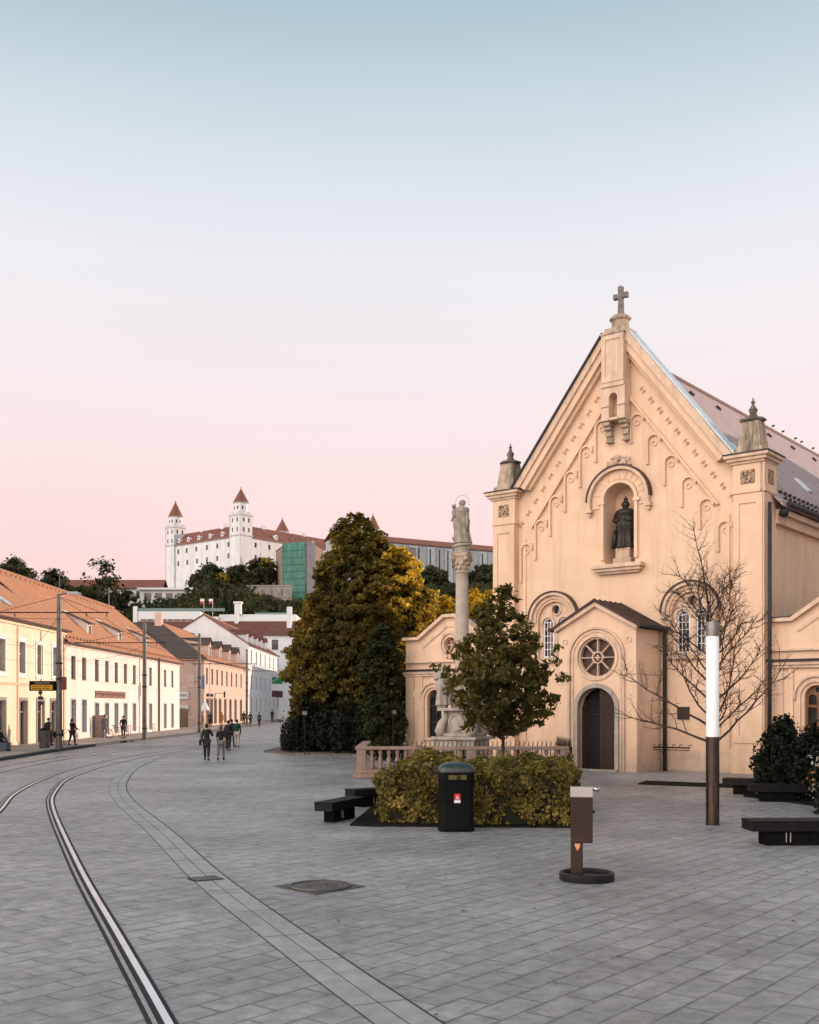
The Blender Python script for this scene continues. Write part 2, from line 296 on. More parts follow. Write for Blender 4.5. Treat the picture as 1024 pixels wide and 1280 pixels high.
def quads_mesh(name, P):
    """P: (n,4,3) array of separate quads"""
    n = len(P); me = bpy.data.meshes.new(name); me.vertices.add(n*4); me.loops.add(n*4); me.polygons.add(n)
    me.vertices.foreach_set('co', P.reshape(-1).astype(np.float32)); me.loops.foreach_set('vertex_index', np.arange(n*4, dtype=np.int32))
    me.polygons.foreach_set('loop_start', np.arange(0, n*4, 4, dtype=np.int32)); me.update(); me.validate(); return me
def leaf_quads(C, size, rng, out=None, elong=1.5, droop=.0):
    """small rhombic leaves at the points C, facing mostly outward"""
    n = len(C); nrm = rng.normal(size=(n,3)); nrm /= np.linalg.norm(nrm, axis=1)[:,None]
    if out is not None: nrm = nrm*.8 + out*.8
    nrm[:,2] += .35; nrm /= np.linalg.norm(nrm, axis=1)[:,None]
    a = rng.normal(size=(n,3)); a[:,2] -= droop; a -= nrm*np.sum(a*nrm, axis=1)[:,None]; a /= np.linalg.norm(a, axis=1)[:,None]
    b = np.cross(nrm, a); s = (size*rng.uniform(.4, 1.6, n))[:,None]
    bend = nrm*s*.12
    return np.stack([C-a*s*elong*.5, C+b*s*.42+bend, C+a*s*elong*.5, C-b*s*.42+bend], axis=1)

# ============================================================ SETTING
rs = np.random.default_rng(7)
# ground sheet to the horizon
g = MB(); g.add([(-2500,-400,-.03),(2500,-400,-.03),(2500,3500,-.03),(-2500,3500,-.03)], [(0,1,2,3)])
tag(g.build('ground', mat('ground_grey', (.13,.125,.12), (.10,.10,.095), scale=.3)), kind='structure')
PAVE = paving_mat('plaza_slabs', (.305,.295,.305), (.25,.242,.251), (.075,.073,.076), .66, .33, -50.7, rough=.46)
g = MB(); g.add([(-20.2,-12,-.004),(60,-12,-.004),(60,66,-.004),(-20.2,66,-.004)], [(0,1,2,3)])
tag(g.build('plaza', PAVE), kind='structure')
g = MB(); g.add([(-26.5,66,-.004),(14,66,-.004),(14,240,-.004),(-40,240,-.004)], [(0,1,2,3)])
tag(g.build('road', mat('street_surface', (.25,.247,.255), (.195,.19,.198), scale=.8, rough=.55, spec=.45, stain=(.12,.12,.12), stain_amt=.5)), kind='structure')

# sidewalk with kerb on the left side
kerb_pts = [(-19.6,20),(-19.3,40),(-19.6,52),(-20.3,62),(-20.4,75),(-20.0,98),(-20.4,125),(-21.2,150),(-22.2,172),(-23.2,215)]
def strip(pts, o0, o1, z0, z1=None):
    """ribbon beside a polyline, offsets o0..o1 to its right"""
    vs = []; n = len(pts)
    for i, p in enumerate(pts):
        a = pts[max(i-1,0)]; b = pts[min(i+1,n-1)]; d = Vector((b[0]-a[0], b[1]-a[1])).normalized(); nn = Vector((d.y, -d.x))
        vs.append((Vector(p[:2]) + nn*o0, Vector(p[:2]) + nn*o1))
    return vs
def ribbon(mb, pts, o0, o1, z0, z1):
    st = strip(pts, o0, o1, z0); vs = []; fs = []
    for a, b in st: vs += [(a.x,a.y,z0),(b.x,b.y,z0),(b.x,b.y,z1),(a.x,a.y,z1)]
    n = len(st)
    for i in range(n-1):
        for k in range(4): fs.append((i*4+k, i*4+(k+1)%4, i*4+4+(k+1)%4, i*4+4+k))
    fs += [(0,1,2,3), tuple((n-1)*4+k for k in (3,2,1,0))]
    mb.add(vs, fs)
def smooth_path(pts, step=.6):
    """Catmull-Rom through the points"""
    P = [Vector((p[0], p[1])) for p in pts]; P = [P[0]*2-P[1]] + P + [P[-1]*2-P[-2]]; o = []
    for i in range(1, len(P)-2):
        k = max(2, int((P[i+1]-P[i]).length/step))
        for j in range(k):
            t = j/k; a,b,c,d = P[i-1:i+3]
            o.append(.5*((2*b)+(c-a)*t+(2*a-5*b+4*c-d)*t*t+(3*b-a-3*c+d)*t**3))
    o.append(P[-2]); return [(p.x, p.y) for p in o]
kp = smooth_path(kerb_pts, 2)
g = MB(); vs = []; 
for p in kp: vs += [(p[0]-.3, p[1], .145), (-26.6, p[1], .145)]
g.add(vs, [(2*i, 2*i+2, 2*i+3, 2*i+1) for i in range(len(kp)-1)])
tag(g.build('pavement', paving_mat('pavement_slabs', (.40,.33,.29), (.32,.27,.24), (.15,.13,.12), .6, .3, 0, rough=.7)), kind='structure')
g = MB(); ribbon(g, kp, -.32, 0, -.1, .15)
tag(g.build('kerb', mat('kerb_shaded_granite', (.09,.085,.085), (.055,.052,.052), scale=4)), kind='structure')  # granite darkened to paint the shade along the kerb

# tram rails: bright head, groove and narrow lip in a dark joint
rail_c = [(.45,2.4),(-2.01,8.65),(-3.17,11.56),(-5.5,17.4),(-9.15,27.0),(-10.8,32.1),(-12.4,38.6),(-13.35,46.4),(-13.65,54),(-13.45,60),(-12.9,70),(-12.5,90),(-13.2,120),(-14.5,150),(-16,180),(-18,215)]
rp = smooth_path(rail_c, .5)
STEEL = mat('polished_rail', (.80,.85,.90), (.66,.70,.74), rough=.3, metal=1.0, scale=1.5)
RAILSIDE = mat('rail_joint', (.014,.013,.013), (.03,.028,.026), rough=.8, scale=14)
def offs(pts, o): return [((a+b)/2).to_tuple() for a, b in strip(pts, o-.001, o+.001, 0)]
rail_labels = ['bright tram rail nearest the plaza, running out at the bottom edge of the photo',
 'tram rail one step left of the nearest rail, leaving the photo at the left edge',
 'third tram rail from the plaza, curving past below the kerb', 'outermost tram rail, the one nearest the kerb of the pavement']
for k, o in enumerate((0, -1.02, -3.3, -4.32)):
    pts = offs(rp, o) if o else rp
    if k == 1: pts = smooth_path([(-6.9,14),(-8.6,20),(-10.15,26),(-11.7,31.2),(-13,37.3),(-14.1,44.6),(-14.67,54),(-14.5,60),(-13.92,70),(-13.52,90),(-14.2,120),(-15.5,150),(-17,180),(-19,215)], .5)
    if k > 1: pts = [p for p in pts if p[1] > 26]
    t = thing('tram_rail', rail_labels[k], 'rail', (pts[0][0], pts[0][1], 0), group='tram rails curving through the square')
    loc = [(p[0]-pts[0][0], p[1]-pts[0][1]) for p in pts]
    a = MB(); ribbon(a, loc, -.13, .11, -.02, .004); a.build('joint', RAILSIDE, t)
    a = MB(); ribbon(a, loc, .0, .066, -.01, .014); a.build('rail_head', STEEL, t)
    a = MB(); ribbon(a, loc, -.092, -.052, -.01, .010); a.build('rail_lip', mat('dull_rail', (.36,.37,.39), (.26,.27,.28), rough=.38, metal=.9, scale=8), t)
# drainage band of light stone beside the track
band_c = [(1.75,4.5),(0,8.64),(-.92,10.8),(-3.02,15.96),(-5.17,21.9),(-7.93,29.3),(-9.7,35.2),(-11.5,43.4),(-12.5,50.5),(-12.9,55.5)]
bp_ = smooth_path(band_c, .5)
BAND = mat('band_stone', (.355,.352,.355), (.275,.273,.276), scale=5, rough=.6, stain=(.17,.17,.17), stain_amt=.5)
a = MB(); ribbon(a, bp_, -.26, -.015, -.02, .005); ribbon(a, bp_, .0, .245, -.02, .005)
tag(a.build('kerb_band', BAND), kind='structure')
a = MB(); ribbon(a, bp_, -.27, -.26, -.02, .003); ribbon(a, bp_, -.015, .0, -.02, .003); ribbon(a, bp_, .245, .275, -.02, .003)
for i in range(6, len(bp_)-4, 3):
    p, q = bp_[i], bp_[i+1]; ang = math.atan2(q[1]-p[1], q[0]-p[0]); a.at(p[0], p[1], 0, ang); a.box(-.005, .005, -.25, .235, .001, .0065); a.at()
tag(a.build('band_joints', mat('band_joint', (.05,.05,.05), rough=.8)), kind='structure')
# grating in the band
d = thing('drain_grate', 'small dark drain grate set in the light stone band', 'drain cover', (-3.07,15.9,.006), R(122))
a = MB(); a.box(-.2,.2,-.22,.22,-.01,.006); a.build('frame', RAILSIDE, d)
a = MB()
for i in range(9): a.box(-.17,.17,-.19+i*.045,-.165+i*.045,.004,.012)
a.build('grille', GALV, d)
# manhole: square paved plate turned on its corner with a round cover
d = thing('manhole_cover', 'round iron manhole cover in a square plate of paving turned on its corner', 'manhole', (-1.29,15.22,.002), R(45))
a = MB(); a.box(-.46,.46,-.46,.46,-.01,.008); a.build('frame', mat('manhole_frame', (.06,.055,.05), (.10,.09,.08), scale=9, rough=.7, bump=.5), d)
a = MB(); a.lathe([(.40,.0),(.40,.016),(.36,.016),(.36,.011),(.32,.011),(.32,.018),(.02,.018)], 40)
for i in range(5): 
    for j in range(5):
        x, y = -.2+i*.1, -.2+j*.1
        if x*x+y*y < .06: a.box(x-.03,x+.03,y-.03,y+.03,.017,.024)
a.build('cover', mat('cast_iron', (.13,.115,.10), (.07,.062,.055), scale=12, rough=.5, metal=.3, bump=.4), d)
a = MB(); a.ring((0,0,.02), .43, .012, n=40); a.build('rim', GALV, d)

# hill with the castle: one height field
def hz(x, y):
    def ss(t): t = min(max(t,0),1); return t*t*(3-2*t)
    lf = ss((-x-105)/40.); h = 62*ss((y-215)/(320-130*lf)); f = 1-.30*ss((-x-70)/60.); f *= 1-.35*ss((x-90)/250.)
    return h*f + 1.5*sin(x*.05+y*.03) * ss((y-215)/60) - 1.2
nx, ny = 110, 70; xs = np.linspace(-600, 500, nx); ys = np.linspace(212, 1000, ny); g = MB(); vs = [(x, y, hz(x, y)) for y in ys for x in xs]
g.add(vs, [(j*nx+i, j*nx+i+1, (j+1)*nx+i+1, (j+1)*nx+i) for j in range(ny-1) for i in range(nx-1)])
tag(g.build('hill', mat('hill_grass', (.05,.06,.025), (.035,.04,.018), scale=.2), smooth=True), kind='structure')

# ============================================================ CHURCH
CH = thing('church', 'peach plastered church with steep gable, statue niche and corner turrets', 'church', (8.75,44.64,0), R(-39.32))
CH.scale = (1.026, 1, .985); CH.location = (8.75+.157*.774, 44.64-.157*.634, 0)
wall = MB()
S = 1.34
outer = [(-6.05,-.3),(6.05,-.3),(6.05,12.35),(4.95,12.45),(.5,18.4),(-.5,18.4),(-4.95,12.45),(-6.05,12.35)]
BIF = 3.12
holes = [arch(0,8.72,11.5,.69,20), arch(BIF,4.75,6.5,.84,20), arch(-BIF,4.75,6.5,.84,20)]
wall.plate(outer, holes, 0, .45)
wall.plate(band(0,8.72,11.5,.85,.69,20), [], .452, .9); wall.box(-.85,.85,.452,.9,8.5,8.718)
wall.box(-6.0,-5.2,.45,34,-.3,11.0); wall.box(5.2,6.0,.45,34,-.3,11.0)
wall.add([(-6,34,-.3),(6,34,-.3),(6,34,11),(0,34,17.9),(-6,34,11),(-6,34.6,-.3),(6,34.6,-.3),(6,34.6,11),(0,34.6,17.9),(-6,34.6,11)], [(0,1,2,3,4),(5,6,7,8,9),(0,1,6,5),(1,2,7,6),(2,3,8,7),(3,4,9,8),(4,0,5,9)])
wall.build('wall', PEACH, CH)
m = MB(); m.lathe([(.70,8.72),(.70,12.2)], 24) if 0 else None
m.box(-.8,.8,.9,1.05,8.5,12.4); m.build('niche_back', PEACH, CH)
# corner pilasters
def pilaster(sx):
    cx = sx*5.52; a = MB()
    a.box(cx-.56,cx+.56,-.32,.0,-.3,11.0); a.box(cx-.62,cx+.62,-.38,.0,-.3,1.0)
    a.box(cx-.62,cx+.62,-.38,.0,11.0,11.12); a.box(cx-.58,cx+.58,-.35,.0,11.12,12.15)
    # sunk panel drawn by its raised frame
    a.plate(rect(cx-.56,cx+.56,1.2,10.95), [rect(cx-.33,cx+.33,1.5,10.6)], -.37, -.318)
    if sx > 0:
        a.box(6.0,6.14,-.32,.9,-.3,11.0); a.box(6.0,6.2,-.38,.95,11.0,11.12); a.box(6.0,6.16,-.35,.92,11.12,12.15)
        a.box(6.0,6.2,-.38,.95,-.3,1.0)
    a.build('pilaster', PEACH, CH)
    a = MB(); y0, y1 = -.62, 1.15; x0, x1 = cx-.86, cx+.86
    a.box(x0+.2,x1-.2,y0+.2,y1-.2,12.15,12.25); a.box(x0+.1,x1-.1,y0+.1,y1-.1,12.25,12.38); a.box(x0,x1,y0,y1,12.38,12.5)
    a.build('cornice', PEACH_TRIM, CH)
    a = MB(); a.box(x0-.03,x1+.03,y0-.03,y1+.03,12.5,12.55); a.build('cornice_flashing', DGUT, CH)
    a = MB(); a.plate(rect(cx-.27,cx+.27,11.36,11.9), [], -.375, -.352)
    if sx > 0: a.box(6.162,6.185,.02,.55,11.36,11.9)
    a.build_each('relief_panel', CARVED, CH)
    t = MB(); t.at(cx, .2, 12.55, R(45)); q = 1.414
    t.lathe([(.56*q,0),(.54*q,.2),(.44*q,.28),(.33*q,1.2),(.33*q,1.3)], 4)
    t.build('turret', AGED, CH)
    t = MB(); t.at(cx, .2, 12.55, R(22.5)); t.lathe([(.38,1.3),(.49,1.35),(.49,1.41),(.38,1.46),(.2,1.48)], 8)
    t.at(cx,.2,12.55); t.lathe([(.17,1.48),(.17,1.58),(.12,1.62),(.17,1.8),(.08,1.95),(.045,2.05),(.09,2.10),(.04,2.16),(.015,2.3)], 12)
    t.build('finial', DARKSTONE, CH)
pilaster(-1); pilaster(1)
# rake cornices, following the gable
def rake(sx, d0, d1, y0, y1, x0=.45, x1=4.85, ztop=18.45):
    n = Vector((S,1)).normalized()   # perpendicular to the slope in xz
    def P(x, d): return (sx*(x - n.x*d), ztop - S*(x-.45) - n.y*d)
    a = P(x0, d0); b = P(x1, d0); c = P(x1, d1); e = P(x0, d1)
    return [a, b, c, e]
for sx in (-1, 1):
    a = MB(); a.plate(rake(sx,-.1,.16,0,0), [], -.50, .5); a.build('rake_cornice', PEACH_TRIM, CH)
    a = MB(); a.plate(rake(sx,.16,.42,0,0,.45,4.75), [], -.40, -.002); a.plate(rake(sx,.42,.56,0,0,.45,4.7), [], -.22, -.002); a.build('rake_moulding', PEACH, CH)
    a = MB(); a.plate(rake(sx,1.52,1.62,0,0,.75,4.9+.6), [], -.15, -.001); a.build('rake_line', PEACH, CH)
    a = MB(); a.plate(rake(sx,-.17,-.1,0,0,.4,4.9), [], -.6 if sx < 0 else -.25, .52); a.build('rake_flashing', DGUT if sx < 0 else ZINC, CH)
    # cut ornaments along the rake
    a = MB()
    for i in range(13):
        x = 1.05 + i*.375; z = 18.45 - S*(x-.45) - 1.66; a.at(sx*x*1.0 - 0*sx, -.0, z + .0, 0, 0, sx*math.atan(S))
        a.box(-.13,.13,-.035,.0,-.025,.025); a.box(-.13,-.08,-.035,.0,-.09,.09); a.box(.06,.11,-.035,.0,-.1,.07)
    a.at(); a.build_each('rake_ornament', mat('ornament_plaster', (.60,.36,.23), (.45,.27,.18), scale=8), CH, per=3)
    # stepped blind arches hanging below the rake
    a = MB(); xs_ = [.78, 1.52, 2.26, 3.00, 3.74, 4.48]
    def zl(x): return 18.45 - S*(x-.45) - 3.38
    for i, x in enumerate(xs_):
        w_ = .24; zc = zl(x)+.1
        a.plate(band(sx*(x+.03), zc-.001, zc, w_+.085, w_, 12), [], -.11, -.001)
        a.plate(circ(sx*(x+.03), zc-.08, .12, 14), [circ(sx*(x+.03), zc-.08, .08, 14)], -.05, -.001)
        xr = x + .03 + w_ + .035; zb = zc - .75 if i < 5 else zc-1.7
        # hanging legs between the arches
        zt = zc; zb = zc-(.85 if sx > 0 else 1.4); xr = x + .03 - sx*(w_ + .0425)
        a.plate(rect(*(sorted((sx*(xr-.045), sx*(xr+.045)))), zb, zt), [], -.108, -.001)
        a.plate(rect(*(sorted((sx*(xr-.06), sx*(xr+.06)))), zb-.07, zb), [], -.09, -.001)
        xo = x + .03 + sx*(w_ + .05); a.plate(rect(*(sorted((sx*(xo-.03), sx*(xo+.03)))), zc-.05, zc+.28), [], -.07, -.001)
        if i == 5 and sx > 0: a.plate(rect(*(sorted((sx*(xo-.03), sx*(xo+.03)))), zc-1.6, zc-.05), [], -.07, -.001)
    a.build_each('blind_arch', PEACH, CH)
    # narrow lesene beside the pilaster
    a = MB(); a.box(min(sx*4.55,sx*4.70), max(sx*4.55,sx*4.70), -.06, -.001, 1.0, 10.3); a.build('lesene', PEACH, CH)
# apex block, small apex niche and its two consoles
a = MB()
a.box(-.5,.5,-.62,.95,16.35,18.42); a.box(-.53,.53,-.66,.95,16.2,16.35)
a.plate(rect(-.5,.5,16.4,18.4), [rect(-.33,.33,16.6,18.2)], -.66, -.618)
a.plate(rect(-.53,.53,14.9,16.2), [arch(0,14.8,15.75,.19,10)], -.6, -.1)
a.box(-.53,.53,-.1,-.002,14.9,16.2)
for q in (-1, 1): a.box(q*.38-.17,q*.38+.17,-.66,-.2,15.38,15.46); a.box(q*.38-.16,q*.38+.16,-.62,-.002,14.8,14.92)
a.build('apex_block', PEACH_TRIM, CH)
for q in (-1, 1):
    a = MB(); cx = q*.38
    for z0, z1, yy, ww in ((14.62,14.8,-.52,.17),(14.45,14.62,-.4,.14),(14.2,14.45,-.28,.13),(14.02,14.2,-.2,.12),(13.94,14.02,-.26,.15)): a.box(cx-ww,cx+ww,yy,-.002,z0,z1)
    a.build('console', AGED, CH, bevel=.02)
a = MB(); a.box(-.56,.56,-.68,.6,18.42,18.52); a.box(-.46,.46,-.5,.6,18.52,18.75); a.at(0,.05,0,R(22.5)); a.lathe([(.38,18.75),(.36,19.12),(.46,19.2),(.46,19.27),(.32,19.38)], 8); a.at()
a.build('cross_base', AGED, CH, bevel=.02)
for a_, b_ in [(0,0)]:
    a = MB(); a.at(0,.1,0); 
    a.plate([(-.11,19.4),(.11,19.4),(.09,20.15),(.32,20.12),(.32,20.36),(.09,20.33),(.11,20.62),(0,20.68),(-.11,20.62),(-.09,20.33),(-.32,20.36),(-.32,20.12),(-.09,20.15)], [], -.1, .1)
    a.build('cross', mat('cross_stone', (.22,.20,.19), (.13,.12,.115), scale=6, rough=.9), CH, bevel=.02)
# niche surround
a = MB(); a.plate(band(0,11.2,11.5,1.40,1.27,24), [], -.24, -.001); a.box(-1.48,-1.2,-.26,0,11.05,11.2); a.box(1.2,1.48,-.26,0,11.05,11.2)
a.box(-1.4,-1.28,-.18,0,10.9,11.05); a.box(1.28,1.4,-.18,0,10.9,11.05); a.build('niche_hood', PEACH_TRIM, CH)
a = MB(); a.plate(band(0,11.5,11.501,1.47,1.40,24), [], -.27, -.001); a.build('niche_flashing', DBROWN, CH)
a = MB(); a.plate(band(0,11.2,11.5,1.26,.88,24), [], -.05, -.001)
for i in range(1, 12):
    t = pi*i/12; a.at(1.07*cos(t), 0, 11.5+1.07*sin(t), 0, 0, pi/2-t); a.box(-.035,.035,-.075,-.03,-.14,.14)
a.at(); a.plate(band(0,8.95,11.5,.84,.70,24), [], -.12, -.001); a.box(-.95,-.66,-.15,0,11.35,11.5); a.box(.66,.95,-.15,0,11.35,11.5)
a.build('niche_arch', PEACH, CH)
a = MB(); a.box(-1.15,1.15,-.42,.0,8.55,8.72); a.box(-1.05,1.05,-.32,.0,8.42,8.55); a.box(-.95,.95,-.2,.0,8.32,8.42); a.build('niche_sill', PEACH_TRIM, CH, bevel=.015)
a = MB(); rr = random.Random(3)
for i in range(60):
    t = rr.random()*pi; q = rr.random()**.5; a.ball((.58*q*cos(t), -.08, 12.93+.47*q*sin(t)), rr.uniform(.04,.075), 6, 4)
a.build('palmette', PEACH_TRIM, CH)
# paired round-arched windows with tracery
for sx in (-1, 1):
    cx = sx*BIF; W_ = bpy.data.objects.new('window', None); COL.objects.link(W_); W_.parent = CH
    a = MB(); a.plate(arch(cx,4.70,6.5,.9,20), [arch(cx-.4,4.82,6.35,.285,12), arch(cx+.4,4.82,6.35,.285,12), circ(cx,6.98,.2,14)], .16, .34)
    a.plate(circ(cx,6.98,.27,18), [circ(cx,6.98,.2,18)], .10, .165); a.plate(band(cx-.4,6.3,6.35,.37,.29,12), [], .1, .165); a.plate(band(cx+.4,6.3,6.35,.37,.29,12), [], .1, .165)
    a.build('tracery', PEACH_TRIM, W_)
    a = MB()
    for q in (-.4, .4):
        a.plate(arch(cx+q,4.84,6.35,.27,12), [arch(cx+q,4.90,6.35,.21,12)], .2, .26)
        a.box(cx+q-.09,cx+q-.065,.215,.25,4.9,6.5); a.box(cx+q+.065,cx+q+.09,.215,.25,4.9,6.5)
        for z in (5.2,5.5,5.8,6.1,6.4): a.box(cx+q-.22,cx+q+.22,.213,.252,z,z+.028)
    a.build('frame', WHITE, W_)
    a = MB(); a.box(cx-.8,cx+.8,.36,.40,4.75,7.3); a.build('pane', GLASS_W, W_)
    a = MB(); a.plate(band(cx,6.42,6.55,1.18,1.06,22), [], -.2, -.001); a.plate(band(cx,6.42,6.55,1.04,.90,22), [], -.07, -.001)
    a.box(cx-1.24,cx-1.0,-.22,0,6.28,6.42); a.box(cx+1.0,cx+1.24,-.22,0,6.28,6.42); a.build('hood', PEACH_TRIM, W_)
    a = MB(); a.plate(band(cx,6.55,6.551,1.25,1.18,22), [], -.24, -.001); a.build('hood_flashing', DBROWN, W_)
    a = MB(); a.box(cx-1.05,cx+1.05,-.14,0,4.58,4.70); a.build('sill', PEACH_TRIM, W_)
# string course and plinth of the main wall
a = MB(); a.box(-4.96,-1.7,-.05,-.001,.0-.3,.8); a.box(1.9,4.96,-.05,-.001,-.3,.8); a.build_each('plinth', PEACH_TRIM, CH)
# nave roof
ROOF_N = tile_mat('nave_tiles', (.47,.37,.38), (.37,.29,.305), (.09,.065,.075), bw=.25, rh=.26, axis='yz', stain=(.30,.22,.22))
ridge_z, e_x, e_z = 18.0, 6.55, 10.65
for sx in (-1, 1):
    a = MB(); a.slab([(sx*e_x,.47,e_z),(0,.47,ridge_z),(0,34.8,ridge_z),(sx*e_x,34.8,e_z)], .16); a.build('roof', ROOF_N, CH)
a = MB(); a.tube([(0,.9,18.02),(0,34.8,18.02)], .11, 8); a.build('ridge_tiles', mat('ridge_tile', (.22,.14,.13), (.15,.10,.10)), CH)
a = MB(); a.tube([(6.62,.9,10.62),(6.62,34,10.62)], .10, 8); a.tube([(-6.62,.9,10.62),(-6.62,34,10.62)], .10, 8); a.build('gutter', DGUT, CH)
a = MB(); a.box(6.0,6.4,.9,34,10.25,10.45); a.box(6.0,6.22,.9,34,9.9,10.25); a.build('eave_cornice', PEACH_TRIM, CH)
a = MB(); 
for i in range(48):
    y = 1.3+i*.52; a.box(6.30,6.42,y-.05,y+.05,10.86,10.98); y += .26; a.box(6.02,6.14,y-.05,y+.05,11.2,11.32)
a.build_each('snow_guard', DGUT, CH)
a = MB()
for y, k in ((5,1),(8,1),(11,1),(14.5,1),(18,1),(21.5,1),(25,1),(28.5,1)):
    x = .9; z = ridge_z - (ridge_z-e_z)/e_x*x; a.at(x,y,z,0,0,R(48)); a.box(-.12,.12,-.1,.1,0,.1)
a.at(); a.build_each('roof_vent', DGUT, CH)
for y, x in ((8.6,4.6),(1.9,4.2)):
    z = ridge_z - (ridge_z-e_z)/e_x*x; a = MB(); a.at(x,y,z,0,0,math.atan((ridge_z-e_z)/e_x)); a.box(-.45,.45,-.3,.3,0,.08); a.build('skylight', ZINC, CH)
# birds row stays off; lightning rods on the ridge
a = MB()
for y in (17.5,19,21,22,24): a.tube([(0,y,18.1),(0,y,18.28)], .012, 4); a.ball((.05,y,18.3), .06, 6, 4, 1.6)
a.build('ridge_spikes', DGUT, CH)

# ---- portal
PX = .12; pw = 1.72
a = MB(); 
a.plate([(PX-pw,-.3),(PX+pw,-.3),(PX+pw,5.78),(PX,6.78),(PX-pw,5.78)], [arch(PX,-.2,2.58,.83,20), circ(PX,4.65,.86,32)], -2.2, -1.8)
a.box(PX-pw,PX-pw+.35,-1.8,-.002,-.3,5.78); a.box(PX+pw-.35,PX+pw,-1.8,-.002,-.3,5.78)
PT = a.build('portal', PEACH, CH)
a = MB(); a.plate(band(PX,-.3,4.65,1.26,1.17,28), [], -2.30, -2.199); a.plate(band(PX,-.3,4.65,1.12,1.03,28), [], -2.245, -2.199); a.build('portal_arch', PEACH_TRIM, PT)
a = MB(); a.plate(band(PX,-.3,2.58,1.0,.83,20), [], -2.285, -2.0); a.build('door_surround', STONE, PT)
a = MB(); a.plate(circ(PX,4.65,.95,36), [circ(PX,4.65,.84,36)], -2.26, -2.199)
a.plate(circ(PX,4.65,.85,36), [circ(PX,4.65,.77,36)], -2.14, -1.95); 
for i in range(8):
    t = 2*pi*i/8+R(0); a.at(PX+.5*cos(t), 0, 4.65+.5*sin(t), 0, 0, -t); a.box(-.26,.26,-2.12,-1.98,-.02,.02)
    t += pi/8; a.at(); a.plate([(PX+.79*cos(t-.28),4.65+.79*sin(t-.28)),(PX+.69*cos(t-.3),4.65+.69*sin(t-.3)),(PX+.76*cos(t),4.65+.76*sin(t)),(PX+.69*cos(t+.3),4.65+.69*sin(t+.3)),(PX+.79*cos(t+.28),4.65+.79*sin(t+.28))][::-1], [], -2.11, -1.99) if 0 else None
a.at(); a.plate(circ(PX,4.65,.25,20), [circ(PX,4.65,.20,20)], -2.13, -1.97); a.box(PX-.12,PX+.12,-2.12,-2.0,4.62,4.68); a.box(PX-.03,PX+.03,-2.12,-2.0,4.53,4.77)
RW = a.build('rose_window', PEACH_TRIM, PT)
a = MB(); a.box(PX-.86,PX+.86,-1.9,-1.86,3.78,5.52); a.build('pane', mat('rose_glass', (.03,.022,.02), (.11,.06,.045), scale=5, rough=.3), RW)
DR = bpy.data.objects.new('door', None); COL.objects.link(DR); DR.parent = PT
a = MB(); a.plate([p for p in arch(PX,-.02,2.58,.82,20)], [], -1.62, -1.56); a.build('doorway_back', mat('dark_interior', (.012,.011,.012)), DR)
a = MB(); n_ = 10; pr = [(PX+.03,0),(PX+.81,0)] + [(PX+.81*cos(pi/2*i/n_), 2.58+.81*sin(pi/2*i/n_)) for i in range(n_+1)]; pr[-1] = (PX+.03, 3.38)
a.plate(pr, [], -1.98, -1.9)
for z0, z1 in ((.25,.95),(1.1,1.8),(1.95,2.6)): a.plate(rect(PX+.14,PX+.7,z0,z1), [rect(PX+.2,PX+.64,z0+.06,z1-.06)], -2.0, -1.979)
a.build('door_leaf', WOOD, DR)
a = MB(); a.at(PX-.80,-1.9,0,R(65)); a.plate([(0,0),(.75,0),(.75,3.2),(.4,3.1),(0,2.6)], [], 0, .07); a.build('door_leaf', WOOD, DR)
a = MB(); a.box(PX-1.0,PX+1.0,-2.5,-2.2,-.1,.06); a.build('door_step', STONE, PT)
a = MB(); a.plate(rect(PX-pw-.04,PX-1.26,3.95,4.1), [], -2.26, -2.199); a.plate(rect(PX+1.26,PX+pw+.05,3.95,4.1), [], -2.26, -2.199); a.box(PX+pw,PX+pw+.05,-2.199,-.01,3.95,4.1)
a.plate(rect(PX-pw-.03,PX-1.26,3.55,3.6), [], -2.23, -2.199); a.plate(rect(PX+1.26,PX+pw+.03,-.3,.35), [], -2.24, -2.199); a.plate(rect(PX-pw-.03,PX-1.26,-.3,.35), [], -2.24, -2.199)
a.box(PX+pw,PX+pw+.05,-2.199,-.05,-.3,.35); a.box(PX+pw,PX+pw+.04,-2.199,-1.75,.35,3.95)
a.plate(circ(PX-1.42,5.35,.12,14), [circ(PX-1.42,5.35,.08,14)], -2.24, -2.199); a.plate(circ(PX+1.42,5.35,.12,14), [circ(PX+1.42,5.35,.08,14)], -2.24, -2.199)
a.build_each('string_course', PEACH_TRIM, PT)
for sx in (-1, 1):
    a = MB(); a.plate([(PX,6.74),(PX+sx*(pw+.12),5.74),(PX+sx*(pw+.12),5.92),(PX,6.92)], [], -2.38, -2.199); a.build('gable_moulding', PEACH_TRIM, PT)
    a = MB(); a.slab([(PX+sx*(pw+.28),-2.45,5.87),(PX,-2.45,7.02),(PX,-.01,7.02),(PX+sx*(pw+.28),-.01,5.87)], .07)
    for i in range(6): 
        y = -2.4+i*.44; a.slab([(PX+sx*(pw+.28),y,5.92),(PX,y,7.07),(PX,y+.04,7.07),(PX+sx*(pw+.28),y+.04,5.92)], .05)
    a.build('portal_roof', DBROWN, PT)
a = MB(); a.tube([(PX+pw+.33,-2.4,5.86),(PX+pw+.33,0,5.86)], .09, 8); g2 = MB(); g2.tube([(PX-pw-.33,-2.4,5.86),(PX-pw-.33,0,5.86)], .09, 8); g2.build('portal_gutter', DGUT, PT)
a.tube([(PX+pw+.33,-.12,5.86),(PX+pw+.22,-.14,5.6),(PX+pw+.22,-.14,.0)], .085, 8)
for z in (1,2.4,3.8,5.2): a.ring((PX+pw+.22,-.14,z), .095, .015, n=10, m=4)
a.build('portal_downpipe', DGUT, PT, smooth=True)
